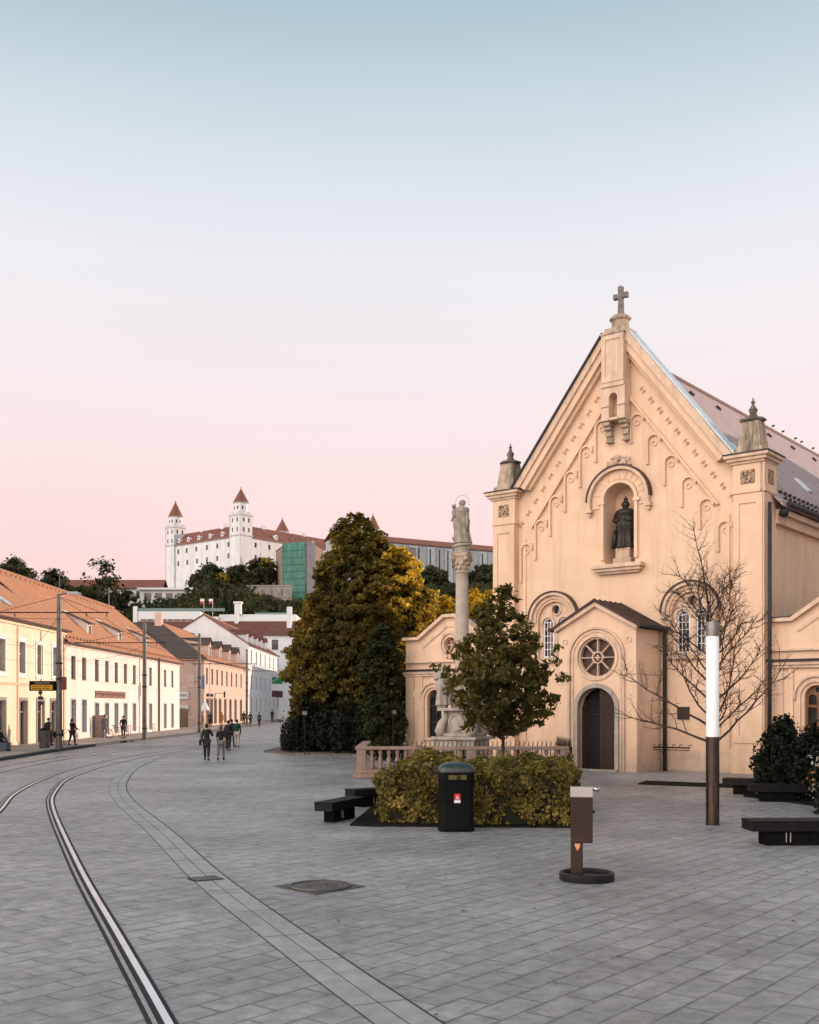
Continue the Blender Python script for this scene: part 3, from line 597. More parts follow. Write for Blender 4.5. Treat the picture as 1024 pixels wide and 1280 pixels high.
# downpipe at the corner with the right chapel, plaque
a = MB(); a.tube([(6.32,-.25,10.55),(6.32,-.25,0)], .075, 8); a.ball((6.45,.9,10.3), .2, 8, 6)
a.build('downpipe', DGUT, CH, smooth=True)
a = MB(); a.box(2.55,3.05,-.05,-.001,2.1,2.62); PQ = a.build('plaque', mat('plaque_bronze', (.03,.025,.022), rough=.4), CH)
# rail by the wall
t = thing('boot_rail', 'low iron rail with curled ends standing before the wall right of the porch', 'rail', (0,0,0))
t.location = CH.matrix_basis @ Vector((1.7,-1.2,0)) if False else (Matrix.Translation((8.75,44.64,0)) @ Matrix.Rotation(R(-39.32),4,'Z') @ Vector((2.75,-.7,0))); t.rotation_euler = (0,0,R(-39.32))
a = MB(); a.tube([(-.85,0,.95),(.85,0,.95)], .03, 6); a.tube([(-.85,0,.85),(.85,0,.85)], .018, 6)
for x in (-.8,-.5,.1,.4,.8): a.tube([(x,0,.95),(x+.05,0,1.06),(x+.12,0,1.08),(x+.14,0,1.02)], .015, 5)
a.build('top_rail', IRON, t)
a = MB(); a.tube([(-.2,0,0),(-.2,0,.95)], .03, 6); a.tube([(-.2,-.25,.01),(-.2,.25,.01)], .02, 6); a.tube([(-.2,0,.6),(-.4,0,.85)], .015, 5); a.build('post', IRON, t)

# ---- side chapels
def chapel(c, label):
    s = -1 if c < 0 else 1
    t = thing('chapel', label, 'chapel', (8.75, 44.64, 0) if s < 0 else (8.75+.31*.774, 44.64-.31*.634, 0), CH.rotation_euler[2])
    t.scale = (1, 1, .985)
    a = MB(); half = 2.78
    out_ = [(c-half,-.3),(c+half,-.3),(c+half,5.92),(c+1.9,5.92),(c+.34,6.95),(c-.34,6.95),(c-1.9,5.92),(c-half,5.92)]
    a.plate(out_, [arch(c-1,1.1,3.0,.45,16), arch(c+1,1.1,3.0,.45,16), circ(c,5.62,.36,24)], .12, .6)
    if s < 0: a.box(c-half,c-half+.4,.6,9,-.3,5.9)
    else: a.box(c+half-.4,c+half,.6,9,-.3,5.9)
    a.build('wall', PEACH, t)
    a = MB(); y = .12
    a.plate([(c-half-.08,5.92),(c-1.86,5.92),(c-.3,6.95),(c+.3,6.95),(c+1.86,5.92),(c+half+.08,5.92),(c+half+.08,6.06),(c+1.93,6.06),(c+.36,7.1),(c-.36,7.1),(c-1.93,6.06),(c-half-.08,6.06)], [], -.1, .65)
    a.plate([(c-1.75,5.6),(c-.25,6.6),(c+.25,6.6),(c+1.75,5.6),(c+1.68,5.5),(c+.22,6.48),(c-.22,6.48),(c-1.68,5.5)], [], .07, .119)
    a.box(c-half-.02,c+half+.02,-.02,y,4.78,4.86)
    a.build('pediment_moulding', PEACH_TRIM, t)
    a = MB(); a.box(c-half-.1,c+half+.1,-.16,y,4.36,4.46); a.build('cornice_flashing', DGUT, t)
    a = MB(); a.box(c-half-.06,c+half+.06,-.1,y,4.24,4.36); a.box(c-half-.02,c+half+.02,-.02,y,4.12,4.24); a.build('cornice', PEACH_TRIM, t)
    a = MB(); a.plate(circ(c,5.62,.66,30), [circ(c,5.62,.54,30)], .03, .119); a.plate(circ(c,5.62,.46,30), [circ(c,5.62,.37,30)], .05, .119); a.build('roundel_moulding', PEACH_TRIM, t)
    a = MB(); a.box(c-.4,c+.4,.32,.36,5.2,6.0); RR = a.build('roundel_window', GLASS_W, t)
    a = MB()
    for i in range(6): q = 2*pi*i/6; a.at(c+.17*cos(q),0,5.62+.17*sin(q),0,0,-q); a.box(-.18,.18,.26,.30,-.02,.02)
    a.at(); a.build('tracery', PEACH_TRIM, RR)
    for k in (-1, 1):
        cx = c+k
        a = MB(); a.plate(band(cx,.9,3.0,.68,.57,18), [], .02, .119); a.plate(band(cx,2.9,3.0,.86,.77,18), [], .0, .119); a.build('window_arch', PEACH_TRIM, t)
        a = MB(); a.plate(arch(cx,1.1,3.0,.44,14), [rect(cx-.37,cx-.04,1.9,2.6), rect(cx+.04,cx+.37,1.9,2.6), rect(cx-.37,cx-.04,1.18,1.82), rect(cx+.04,cx+.37,1.18,1.82), arch(cx-.2,2.7,2.95,.15,8), arch(cx+.2,2.7,2.95,.15,8), circ(cx,3.27,.1,10)], .3, .36)
        fr = a.build('window', ORWOOD if s > 0 else WOOD, t)
        a = MB(); a.box(cx-.5,cx+.5,.38,.42,1.05,3.5); a.build('pane', GLASS, fr)
        a = MB(); a.box(cx-.6,cx+.6,-.02,.12,.98,1.1); a.build('sill', PEACH_TRIM, t)
        # colonnette between pilaster and window
    for x in (c-half+.3, c-half+.55+.3, c+half-.3):
        a = MB(); a.box(x-.24 if x != c-half+.85 else x-.08, x+.24 if x != c-half+.85 else x+.08, .04, .119, -.3, 4.12); a.build('pilaster', PEACH, t)
    a = MB(); a.box(c-half-.04,c+half+.04,.0,.119,-.3,.75); a.build('plinth', PEACH_TRIM, t)
    a = MB(); a.slab([(c-half-.1,.65,5.95),(c,.65,6.98),(c,9.2,6.98),(c-half-.1,9.2,5.95)], .12); a.slab([(c+half+.1,.65,5.95),(c,.65,6.98),(c,9.2,6.98),(c+half+.1,9.2,5.95)], .12)
    a.box(c-half-.05,c-half+.8,.0,.7,6.06,6.12)
    a.build('roof', DBROWN, t)
    return t
cl = chapel(-8.86, 'peach side chapel left of the church, behind the statue column')
cr = chapel(8.96, 'peach side chapel at the right edge, with orange wooden window frames')
a = MB(); a.slab([(-6.0,.7,6.3),(-7.9,.7,6.1),(-7.9,2.6,6.1),(-6.0,2.6,6.3)], .1); a.build('flat_roof', WHITE, cl)
a = MB(); a.box(-11.3,-11.0,.06,.119,3.1,3.4); a.build('plaque', WHITE, cl)

# ---- bronze saint in the niche, on its own plinth
def robe_statue(mb, h, fold=8, lean=.03, w_=.24, depth=.8, seed=0):
    """draped standing figure, one closed surface from hem to crown"""
    r_ = random.Random(seed); ph = r_.random()*6
    prof = [(w_*1.15,0),(w_*1.08,.03),(w_*.98,.15),(w_*.92,.30),(w_*1.0,.42),(w_*1.05,.50),(w_*.95,.58),(w_*.90,.66),(w_*1.03,.74),(w_*.98,.79),(w_*.62,.825),(w_*.30,.845),(w_*.28,.865),(w_*.38,.885),(w_*.43,.92),(w_*.40,.955),(w_*.25,.985),(w_*.05,1.0)]
    prof = [(r*h, z*h) for r, z in prof]
    def fn(a, z):
        q = max(0, 1-z/(h*.82)); return 1 + .13*q*sin(fold*a+ph+z*1.5) + .06*q*sin((fold+5)*a-ph*2) + (.05*sin(3*a+z*5/h) if z < .8*h else 0)
    dense = []
    for (r0,z0),(r1,z1) in zip(prof, prof[1:]):
        k = max(1, int((z1-z0)/(h*.03)))
        for i in range(k): dense.append((r0+(r1-r0)*i/k, z0+(z1-z0)*i/k))
    dense.append(prof[-1])
    mb.lathe(dense, 40, 1, depth, fn, cx=lambda z: (lean*h*sin(z/h*3.2), -.02*h*sin(z/h*2.0)))
st = thing('statue', 'dark bronze crowned saint standing in the arched wall niche', 'statue', (0,0,0)); 
CM = Matrix.Translation((8.75,44.64,0)) @ Matrix.Rotation(R(-39.32),4,'Z')
st.location = CM @ Vector((.06+.157,.42,8.72*.985+.003)); st.rotation_euler = (0,0,R(-39.32))
a = MB(); a.box(-.42,.42,-.36,.3,0,.28); a.box(-.32,.32,-.3,.28,.28,.72); a.build('plinth', PEACH_TRIM, st, bevel=.015)
a = MB(); a.at(0,0,.72); robe_statue(a, 2.0, 9, .02, .215, .85, 3)
for q in (-1, 1): a.tube([(q*.38,0,1.5),(q*.46,-.1,1.2),(q*.3,-.32,1.12),(q*.12,-.36,1.2)], [.13,.11,.09,.06], 8)
a.tube([(-.42,-.2,.0),(-.42,-.2,.5),(-.38,-.2,.65)], [.15,.12,.08], 8); a.ball((-.40,-.2,.72), .1, 8, 6)
a.lathe([(.10,1.93),(.115,1.98),(.09,2.05),(.10,2.12)], 8)
a.build('figure', BRONZE, st, smooth=True)
a = MB(); a.at(0,0,.72); a.tube([(0,0,2.1),(0,0,2.22)], .02, 5); a.box(-.05,.05,-.012,.012,2.17,2.2); a.build('crown', BRONZE, st)

# ============================================================ MONUMENT
MN = thing('statue_column', 'tall stone column carrying a Madonna with child above a carved pedestal', 'monument', (2.02,40.6,0), R(-25))
a = MB(); a.box(-1.3,1.3,-1.3,1.3,0,.45); a.box(-1.1,1.1,-1.1,1.1,.45,.65); a.box(-.82,.82,-.82,.82,.65,1.32); a.box(-.92,.92,-.92,.92,1.32,1.45); a.box(-.7,.7,-.7,.7,1.45,1.58); a.build('base', STONE, MN, bevel=.03)
a = MB(); a.box(-.5,.5,-.5,.5,1.58,2.42); a.box(-.74,.74,-.74,.74,2.42,2.54); a.box(-.34,.34,-.34,.34,2.54,3.14); a.box(-.38,.38,-.38,.38,3.14,3.5); a.box(-.44,.44,-.44,.44,3.5,3.6)
a.build('pedestal', STONE, MN, bevel=.03)
for i in range(4):
    a = MB(); a.at(0,0,0,R(45+90*i)); pts = []
    a.tube([(.85,0,1.46),(.92,0,1.66),(.82,0,1.95),(.68,0,2.15),(.62,0,2.5)], [.16,.2,.17,.13,.1], 10); a.ring((.9,-.12,1.68), .11, .045, 'Y', 14, 6); a.build('volute', STONE, MN, smooth=True)
a = MB(); a.plate(circ(0,2.0,.28,18), [], -.56, -.49); a.plate(circ(0,2.0,.33,18), [circ(0,2.0,.27,18)], -.6, -.49); a.build('cartouche', STONE, MN)
a = MB(); pr = [(.36,3.6),(.36,3.68),(.31,3.72),(.34,3.78),(.275,3.85)] + [(.275-.04*((z-3.85)/4.1), z) for z in np.linspace(3.85,7.72,12)] + [(.275,7.74),(.275,7.80)]
a.lathe(pr, 28); a.build('shaft', mat('shaft_stone', (.46,.39,.33), (.38,.32,.27), scale=4, rough=.85, stain=(.27,.22,.19), stain_amt=.6), MN, smooth=True)
a = MB(); a.lathe([(.24,7.80),(.26,8.0),(.33,8.3),(.36,8.35),(.36,8.38)], 20)
for j, (z, r, k) in enumerate(((7.90,.26,8),(8.08,.29,8),(8.26,.36,4))):
    for i in range(k):
        t = 2*pi*(i+.5*(j%2))/k + (pi/4 if k == 4 else 0); a.ball((r*cos(t), r*sin(t), z), .075 if k == 8 else .095, 8, 6, 1, 1, 1.2)
a.box(-.32,.32,-.32,.32,8.38,8.47); a.build('capital', AGED, MN)
a = MB(); a.lathe([(.33,8.47),(.33,8.54),(.31,8.56)], 20); a.ball((0,0,8.68), .33, 18, 10, 1, 1, .85); a.tube([(.34*cos(t), .34*sin(t), 8.6+.10*t/3) for t in np.linspace(2.2,7.2,16)], [.055]*12+[.05,.04,.03,.02], 8)
a.build('globe', STONE, MN, smooth=True)
a = MB(); a.at(.03,0,8.86,R(10)); robe_statue(a, 1.68, 8, -.035, .185, .85, 8)
a.M = Matrix.Translation((0,0,8.86)) @ Matrix.Scale(.86,4); a.tube([(-.22,-.05,1.5),(-.32,-.18,1.25),(-.2,-.34,1.2)], [.10,.09,.07], 8); a.tube([(.22,0,1.5),(.29,-.12,1.15),(.29,-.15,.75),(.26,-.1,.5)], [.11,.11,.09,.05], 8)
a.tube([(-.24,-.22,1.15),(-.28,-.26,1.4),(-.27,-.26,1.52)], [.10,.12,.06], 8); a.ball((-.28,-.28,1.63), .10, 10, 8); a.tube([(-.3,-.25,1.2),(-.38,-.32,.98)], [.06,.04], 6)
a.build('madonna_figure', mat('statue_stone', (.36,.31,.26), (.22,.19,.16), scale=5, rough=.85, bump=.4), MN, smooth=True)
a = MB(); a.M = Matrix.Translation((0,0,8.86)) @ Matrix.Scale(.86,4)
for i in range(12):
    t = R(-15+i*200/11); a.ball((.0+.34*cos(t), .02, 1.82+.34*sin(t)), .022, 6, 4)
a.build('star_halo', DGUT, MN)
a = MB(); a.tube([(-.22,-.1,8.9),(-.38,-.1,9.12)], .02, 5); a.build('snake_tongue', DGUT, MN)
for (x, y, s_) in ((-.56,-.56,1),(.56,.56,2),(.56,-.56,5)):
    s2 = thing('statue', {1:'grey stone saint on the left corner of the column pedestal',2:'grey stone saint on the far corner of the column pedestal, mostly hidden',5:'grey stone saint on the right corner of the column pedestal behind the small tree'}[s_], 'statue', (0,0,0), R(-25), group='stone saints round the column')
    s2.location = Matrix.Translation((2.02,40.6,0)) @ Matrix.Rotation(R(-25),4,'Z') @ Vector((x,y,2.545))
    a = MB(); a.box(-.17,.17,-.17,.17,.0,.1); a.build('pedestal', STONE, s2, bevel=.02)
    a = MB(); a.at(0,0,.10); robe_statue(a, 1.6, 7, .02, .17, .85, s_); a.tube([(-.2,-.03,1.22),(-.25,-.12,1.0),(-.08,-.24,1.05)], [.1,.09,.06], 8); a.tube([(.2,-.03,1.22),(.25,-.12,1.0),(.1,-.24,.95)], [.1,.09,.06], 8); a.build('figure', STONE, s2, smooth=True)

# balustrade terrace round the monument
BA = thing('stone_balustrade', 'pinkish stone balustrade on a stepped base round the statue column', 'balustrade', (-1.75,38.5,0), R(0))
a = MB(); a.box(-.3,7.6,-.3,.3,0,.16); a.box(-.2,7.6,-.2,.2,.16,.30); a.box(-.25,.3,.3,6.2,0,.16)
a.build('base_step', PINKSTONE, BA, bevel=.02)
a = MB(); a.box(-.22,7.55,-.17,.17,1.02,1.14); a.box(-.22,.12,.17,6.1,1.02,1.14); a.build('rail', PINKSTONE, BA, bevel=.02)
for x in (0, 2.0, 4.0, 6.0, 7.4):
    a = MB(); a.box(x-.17,x+.17,-.15,.15,.30,1.02); a.build('pier', PINKSTONE, BA, bevel=.015)
a = MB(); bal = [(.06,.32),(.09,.34),(.05,.42),(.10,.55),(.09,.66),(.045,.82),(.08,.90),(.08,1.0)]; a.lathe(bal, 10); b0 = a.build('baluster', PINKSTONE, BA, smooth=True)
k = 0
for x in list(np.linspace(.38,1.62,5)) + list(np.linspace(2.38,3.62,5)) + list(np.linspace(4.38,5.62,5)) + list(np.linspace(6.38,7.1,3)):
    if k == 0: b0.location = (x,0,0)
    else: c_ = b0.copy(); COL.objects.link(c_); c_.parent = BA; c_.location = (x,0,0)
    k += 1
# spiked iron fence on and behind it
FE = thing('iron_fence', 'low black iron fence of curved spikes around the column terrace', 'fence', (0,38.9,1.0))
a = MB(); a.box(-.3,5.95,-.02,.02,.05,.10); a.box(-.3,5.95,-.02,.02,-.30,-.26); a.box(5.93,5.99,-.05,4,.05,.10); a.box(-.3,-.24,-.02,4,.05,.10); a.build('rail', IRON, FE)
a = MB()
x = -.25
while x < 5.95:
    a.tube([(x,0,-.3),(x,0,.12),(x+.03,0,.24),(x-.005,0,.36)], [.018,.02,.02,.004], 4); x += .165
for y in np.arange(0,4,.2): a.tube([(5.96,y,-.3),(5.96,y,.18),(5.96,y+.03,.3),(5.96,y,.42)], [.014,.016,.014,.003], 4)
a.build('spikes', IRON, FE)
for x in (-.27, 2.0, 4.0, 5.96): a = MB(); a.box(x-.03,x+.03,-.03,.03,-1.0,.12); a.build('post', IRON, FE)

# ============================================================ HOUSES ON THE LEFT
TILE_O = tile_mat('orange_tiles', (.55,.265,.145), (.44,.20,.11), (.17,.08,.045), bw=.25, rh=.24, stain=(.30,.17,.11))
TILE_R = tile_mat('red_tiles', (.20,.085,.06), (.15,.065,.05), (.07,.03,.025), bw=.3, rh=.28)
TILE_D = tile_mat('dark_tiles', (.12,.085,.075), (.085,.06,.055), (.04,.03,.028), bw=.28, rh=.26)
def window_mesh(w_, h, kind):
    """returns frame, pane builders centred on x=0, sill at z=0, in a wall whose face is y=0"""
    fr = MB(); pn = MB()
    f = .07
    if kind == 'surround':   # window with a wide raised white surround
        fr.plate(rect(-w_/2-.26,w_/2+.26,-.22,h+.28), [rect(-w_/2,w_/2,0,h)], -.04, -.002)
        fr.box(-w_/2-.3,w_/2+.3,-.09,-.002,-.3,-.22)
    if kind in ('surround', 'plain', 'far'):
        fr.plate(rect(-w_/2,w_/2,0,h), [rect(-w_/2+f,-.03,f,h*.62), rect(.03,w_/2-f,f,h*.62), rect(-w_/2+f,-.03,h*.62+.06,h-f), rect(.03,w_/2-f,h*.62+.06,h-f)], .22, .28)
        fr.box(-w_/2,w_/2,-.06,.22,-.05,0)
    if kind == 'shop':
        fr.plate(rect(-w_/2,w_/2,0,h), [rect(-w_/2+f,w_/2-f,f,h*.78), rect(-w_/2+f,w_/2-f,h*.78+.06,h-f)], .2, .27)
        fr.plate(rect(-w_/2-.12,w_/2+.12,-.0,h+.12), [rect(-w_/2,w_/2,.0001,h)], -.03, -.002)
    if kind == 'door':
        fr.plate(rect(-w_/2,w_/2,0,h), [rect(-w_/2+.1,w_/2-.1,.1,h*.74), rect(-w_/2+.1,w_/2-.1,h*.74+.07,h-.08)], .2, .3)
        fr.plate(rect(-w_/2-.2,w_/2+.2,-.0,h+.2), [rect(-w_/2,w_/2,.0001,h)], -.05, -.002)
    pn.box(-w_/2+.03,w_/2-.03,.29 if kind != 'door' else .31,.33,.03,h-.03)
    return fr, pn
WCACHE = {}
PANE_RND = random.Random(12)
GLASS_B = mat('curtained_glass', (.025,.028,.033), (.26,.24,.22), scale=1.3, rough=.15, spec=.6, noise_lo=.48, noise_hi=.54)
GLASS_C = mat('painted_reflection_glass', (.03,.03,.035), (.20,.11,.08), scale=.9, rough=.1, spec=.8, noise_lo=.45, noise_hi=.6)  # warm patches in the base colour imitate reflections
def put_window(root, x, z, w_, h, kind, fmat, pmat, name='window', y=0):
    if pmat is GLASS: pmat = PANE_RND.choice([GLASS, GLASS, GLASS, GLASS_B, GLASS_C])
    key = (round(w_,2), round(h,2), kind, fmat.name, pmat.name)
    if key not in WCACHE:
        fr, pn = window_mesh(w_, h, kind); f = fr.build(name, fmat, root); p = pn.build('pane', pmat, f); WCACHE[key] = (f.data, p.data)
    else:
        f = bpy.data.objects.new(name, WCACHE[key][0]); COL.objects.link(f); f.parent = root
        p = bpy.data.objects.new('pane', WCACHE[key][1]); COL.objects.link(p); p.parent = f
    f.location = (x, y, z); return f
def house(name, label, loc, rz, Lx, D, eave, ridge, wallm, roofm, wins, hip=(0,0), group='houses along the left side of the street', overhang=.35, wt=.4, side_wins=(), name_roof='roof'):
    """wins: (x, z, w, h, kind, framemat, panemat, objectname)"""
    t = thing(name, label, 'house', loc, rz, group)
    a = MB(); a.plate(rect(0,Lx,-.3,eave), [rect(x-w_/2,x+w_/2,z,z+h) for (x,z,w_,h,*_) in wins], 0, wt)
    def side(x0, x1, hipped, sw=()):
        top = [(D,eave)] if hipped else [(D,eave),(D/2,ridge-.1)]
        a.M = Matrix(((0,1,0,0),(1,0,0,0),(0,0,1,0),(0,0,0,1)))  # swap x,y
        o = [(wt if sw is None else .002,-.3),(D,-.3)] + top + [(.002,eave)]
        a.plate(o, [rect(y-w_/2,y+w_/2,z,z+h) for (y,z,w_,h) in (sw or ())], x0, x1); a.M = Matrix()
    side(0.002, wt, hip[0] > 0, side_wins); side(Lx-wt, Lx-.002, hip[1] > 0)
    a.box(.01,Lx-.01,D-wt,D-.01,-.3,eave-.01)
    a.build('wall', wallm, t)
    oh = overhang; ze = eave - oh*(ridge-eave)/(D/2)
    h0, h1 = hip; x0 = -oh*.6 if not h0 else -oh; x1 = Lx + (oh*.6 if not h1 else oh)
    rx0 = h0 if h0 else x0; rx1 = Lx-h1 if h1 else x1
    a = MB()
    a.slab([(x0,-oh,ze+.08),(x1,-oh,ze+.08),(rx1,D/2,ridge+.08),(rx0,D/2,ridge+.08)], .1)
    a.slab([(x0,D+oh,ze+.08),(x1,D+oh,ze+.08),(rx1,D/2,ridge+.08),(rx0,D/2,ridge+.08)], .1)
    if h0: a.slab([(x0,-oh,ze+.08),(rx0,D/2,ridge+.08),(x0,D+oh,ze+.08)], .1)
    if h1: a.slab([(x1,-oh,ze+.08),(rx1,D/2,ridge+.08),(x1,D+oh,ze+.08)], .1)
    a.build(name_roof, roofm, t)
    a = MB(); a.box(-.02,Lx+.02,-.22,-.002,eave-.32,eave-.12); a.box(-.02,Lx+.02,-.12,-.002,eave-.48,eave-.32); a.build('cornice', wallm, t)
    a = MB(); a.tube([(x0,-oh-.06,ze+.02),(x1,-oh-.06,ze+.02)], .075, 6); a.build('gutter', mat('brown_gutter', (.10,.05,.035), rough=.5), t)
    a = MB(); a.tube([(rx0,D/2,ridge+.1),(rx1,D/2,ridge+.1)], .12, 6); a.build('ridge_tiles', mat('ridge_orange', (.36,.20,.13), (.28,.15,.10)), t)
    for (x, z, w_, h, kind, fm, pm, nm) in wins: put_window(t, x, z, w_, h, kind, fm, pm, nm)
    for (y, z, w_, h) in side_wins:
        f = put_window(t, 0, z, w_, h, 'plain', WHITE, GLASS); f.rotation_euler = (0,0,R(-90)); f.location = (0, y, z)
    return t
def dormer(t, x, y0, z0, w_, h, slope, y1, z1, wallm, roofm, kind='shed', win=True):
    """front wall at y0 standing on the roof, running back to (y1, z1)"""
    d = bpy.data.objects.new('dormer', None); COL.objects.link(d); d.parent = t
    a = MB(); a.add([(x-w_/2,y0,z0),(x+w_/2,y0,z0),(x+w_/2,y0,z0+h),(x-w_/2,y0,z0+h),(x-w_/2,y1,z1-.2),(x+w_/2,y1,z1-.2),(x+w_/2,y1,z1),(x-w_/2,y1,z1)], [(0,1,2,3),(0,3,7,4),(1,5,6,2),(4,7,6,5),(0,4,5,1),(3,2,6,7)])
    a.build('cheek', wallm, d)
    a = MB()
    if kind == 'shed': a.slab([(x-w_/2-.15,y0-.25,z0+h+.02),(x+w_/2+.15,y0-.25,z0+h+.02),(x+w_/2+.15,y1+.3,z1+.1),(x-w_/2-.15,y1+.3,z1+.1)], .07)
    else:
        zr = z0+h+w_*.5; 
        for s in (-1, 1): a.slab([(x+s*(w_/2+.2),y0-.2,z0+h-.05),(x,y0-.2,zr),(x,y1+1.0,zr),(x+s*(w_/2+.2),y1+.2,z0+h-.05)], .07)
    a.build('dormer_roof', roofm, d)
    if kind != 'shed': a = MB(); a.plate([(x-w_/2,z0+h-.02),(x+w_/2,z0+h-.02),(x,zr-.1)], [], y0+.005, y0+.06); a.build('gable', wallm, d)
    a = MB(); a.plate(rect(x-w_*.33,x+w_*.33,z0+.12,z0+h-.1), [rect(x-w_*.26,x-.02,z0+.2,z0+h-.17), rect(x+.02,x+w_*.26,z0+.2,z0+h-.17)], y0-.05, y0-.002); f = a.build('window', WHITE, d)
    a = MB(); a.box(x-w_*.3,x+w_*.3,y0-.03,y0-.003,z0+.14,z0+h-.12); a.build('pane', GLASS, f)
    return d
CREAM = mat('cream_plaster', (.80,.68,.53), (.74,.62,.48), scale=1, rough=.9, stain=(.62,.47,.34), stain_amt=.4)
PINKW = mat('pale_pink_plaster', (.80,.69,.64), (.75,.64,.59), scale=1, rough=.9, stain=(.62,.50,.43), stain_amt=.4)
MAUVE = mat('mauve_plaster', (.47,.34,.29), (.41,.29,.25), scale=1, rough=.9, stain=(.33,.24,.2), stain_amt=.4)
PALEB = mat('white_plaster', (.72,.74,.76), (.66,.68,.70), scale=1, rough=.9, stain=(.5,.5,.5), stain_amt=.3)
BLUEF = mat('pale_blue_frame', (.42,.52,.60), (.36,.45,.52), scale=3, rough=.5)
BEIGEF = mat('brown_frame', (.20,.13,.09), (.15,.10,.07), scale=3, rough=.6)
GREYF = mat('grey_frame', (.30,.28,.27), (.24,.22,.21), scale=3, rough=.6)
# house 1: nearest, cream; its near end lies left of the frame
Y0 = 52.0; X = -25.0
up = [56.5,60.6,64.7,68.1,71.35,74.5]
wins = [(y-Y0, 4.75, 1.05, 2.0, 'surround', WHITE, GLASS, 'window') for y in up] + [(y-Y0, .02, 1.25, 2.95, 'door', GREYF, GLASS, 'door') for y in (57.4,61.2,64.6,68.3,71.5,74.2)]
H1 = house('cream_house', 'nearest cream house with tall dark doors and white window surrounds, at the left edge', (X,Y0,0), R(90), 76.6-Y0, 12.5, 8.25, 12.5, CREAM, TILE_O, wins)
a = MB(); a.box(-.02,24.5,-.06,-.002,3.95,4.12); a.box(15.2,15.45,-.05,-.002,.3,7.7); a.box(19.5,19.65,-.05,-.002,.3,7.7); a.box(24.2,24.55,-.07,-.002,-.2,7.7); a.build('string_course', mat('cream_trim', (.66,.47,.33), (.60,.42,.29)), H1)
for x in (15.5, 17.6): 
    a = MB(); a.at(x,1.9,8.25+1.9*.68+.12,0,R(34)); a.box(-.45,.45,-.7,.7,0,.08); a.build('skylight', ZINC, H1)
# house 2: long pale pink house
Y0 = 76.62
px2 = [78.6,81.2,84.5,87.3,90.1,93.0,96.0,102.0,108.1,111.4]
wins = [(y-Y0, 4.65, 1.0, 1.7, 'plain', BEIGEF, GLASS, 'window') for y in px2] + [(y-Y0, .35 if i > 1 else .6, 1.05, 2.5, 'shop', BLUEF, GLASS, 'shop_window') for i, y in enumerate(px2)]
H2 = house('pale_pink_house', 'long pale pink two-storey house with three shed dormers in an orange tiled roof', (X-.02,Y0,0), R(90), 114.8-Y0, 12.0, 7.5, 12.85, PINKW, TILE_O, wins, hip=(0,4.0))
for y in (86.2, 95.2, 105.3): dormer(H2, y-Y0, 1.1, 8.3, 1.15, 1.05, 0, 3.3, 10.5, PINKW, TILE_D)
a = MB(); a.tube([(105.0-Y0,-.12,7.3),(105.0-Y0,-.12,0)], .09, 6); a.tube([(104.0-Y0,-.35,7.35),(105.0-Y0,-.12,7.0)], .08, 6); a.build('downpipe', mat('pipe_brown', (.10,.05,.035)), H2)
a = MB()
for i in range(45): x = .4+i*.84; a.box(x-.05,x+.05,-.05,.05,7.62+.0,7.80); 
for i in range(35): x = .6+i*1.0; a.box(x-.07,x+.07,5.2,5.3,12.5,12.62)
a.build_each('snow_guard', mat('tile_dark_o', (.30,.16,.10)), H2)
a = MB(); a.M = Matrix(((0,1,0,0),(1,0,0,0),(0,0,1,0),(0,0,0,1))); a.plate([(-.3,7.2),(6.1,12.7),(6.1,13.0),(-.35,7.35)], [], -.34, -.24); a.plate([(.1,7.9),(6.1,12.0),(6.1,12.8),(.1,7.7)], [], -.14, -.005); a.build('fire_wall', TILE_D, H2)  # dark tone paints the shade on this raised wall face
# worn shop lettering on house 2
a = MB(); rr = random.Random(4); x = 84.0-Y0
while x < 92.5-Y0:
    w_ = rr.uniform(.34,.55); a.plate(rect(x,x+w_,3.28,3.86), [rect(x+.12,x+w_-.12,3.52 if rr.random() < .5 else 3.4,3.70)], -.08, -.003); x += w_+.14
a.build('shop_lettering', mat('copper_letters', (.24,.13,.10), (.30,.17,.13), rough=.6), H2)
# house 3: mauve, with a wing along the side street
Y0 = 131.0; X3 = -25.5
px3 = [132.9,136.5,140.0,143.6,147.4,151.3,155.5,159.9]
DG = GLASS
wins = [(y-Y0, 5.35, 1.15, 2.0, 'plain', GREYF, DG, 'window') for y in px3] + [(y-Y0, .25, 1.35, 3.1, 'door', BEIGEF, DG, 'shop_front') for y in (133.2,135.9,138.6,142.0,146.0,150.2,154.6,159.6)]
LITM = mat('sunlit_buff_plaster', (.62,.46,.38), (.56,.41,.34), scale=1, rough=.9)  # lighter sunlit tone of the house plaster; the shaded side gets mauve
H3 = house('mauve_house', 'mauve two-storey corner house with a row of four gabled dormers', (X3,Y0,.1), R(90), 166.3-Y0, 17.0, 8.5, 13.8, LITM, TILE_O, wins, hip=(13.0,0), side_wins=((2.0,4.9,1.3,2.2),(2.0,1.2,1.2,2.0),(6.0,4.9,1.3,2.2)))
for y in (139.6, 147.6, 155.2, 162.2): dormer(H3, y-Y0, .9, 8.9, 1.9, 1.75, 0, 4.2, 11.3, LITM, TILE_D, 'gable')
a = MB(); a.slab([(-.42,-.5,8.44),(13.0,8.5,13.98),(13.0,22,13.98),(-.42,22,8.44)], .05); a.build('roof', TILE_D, H3)  # darker tiles paint the shade on this camera-facing slope
a = MB(); a.box(-.02,-.0,.0,17,-.3,8.4); a.box(-.03,12,17,30,-.3,8.4); a.build('side_wall', MAUVE, H3)  # darker mauve paints the shaded side of the same plaster
a = MB(); a.box(.0,35,-.05,-.002,4.25,4.4); a.build('string_course', LITM, H3)
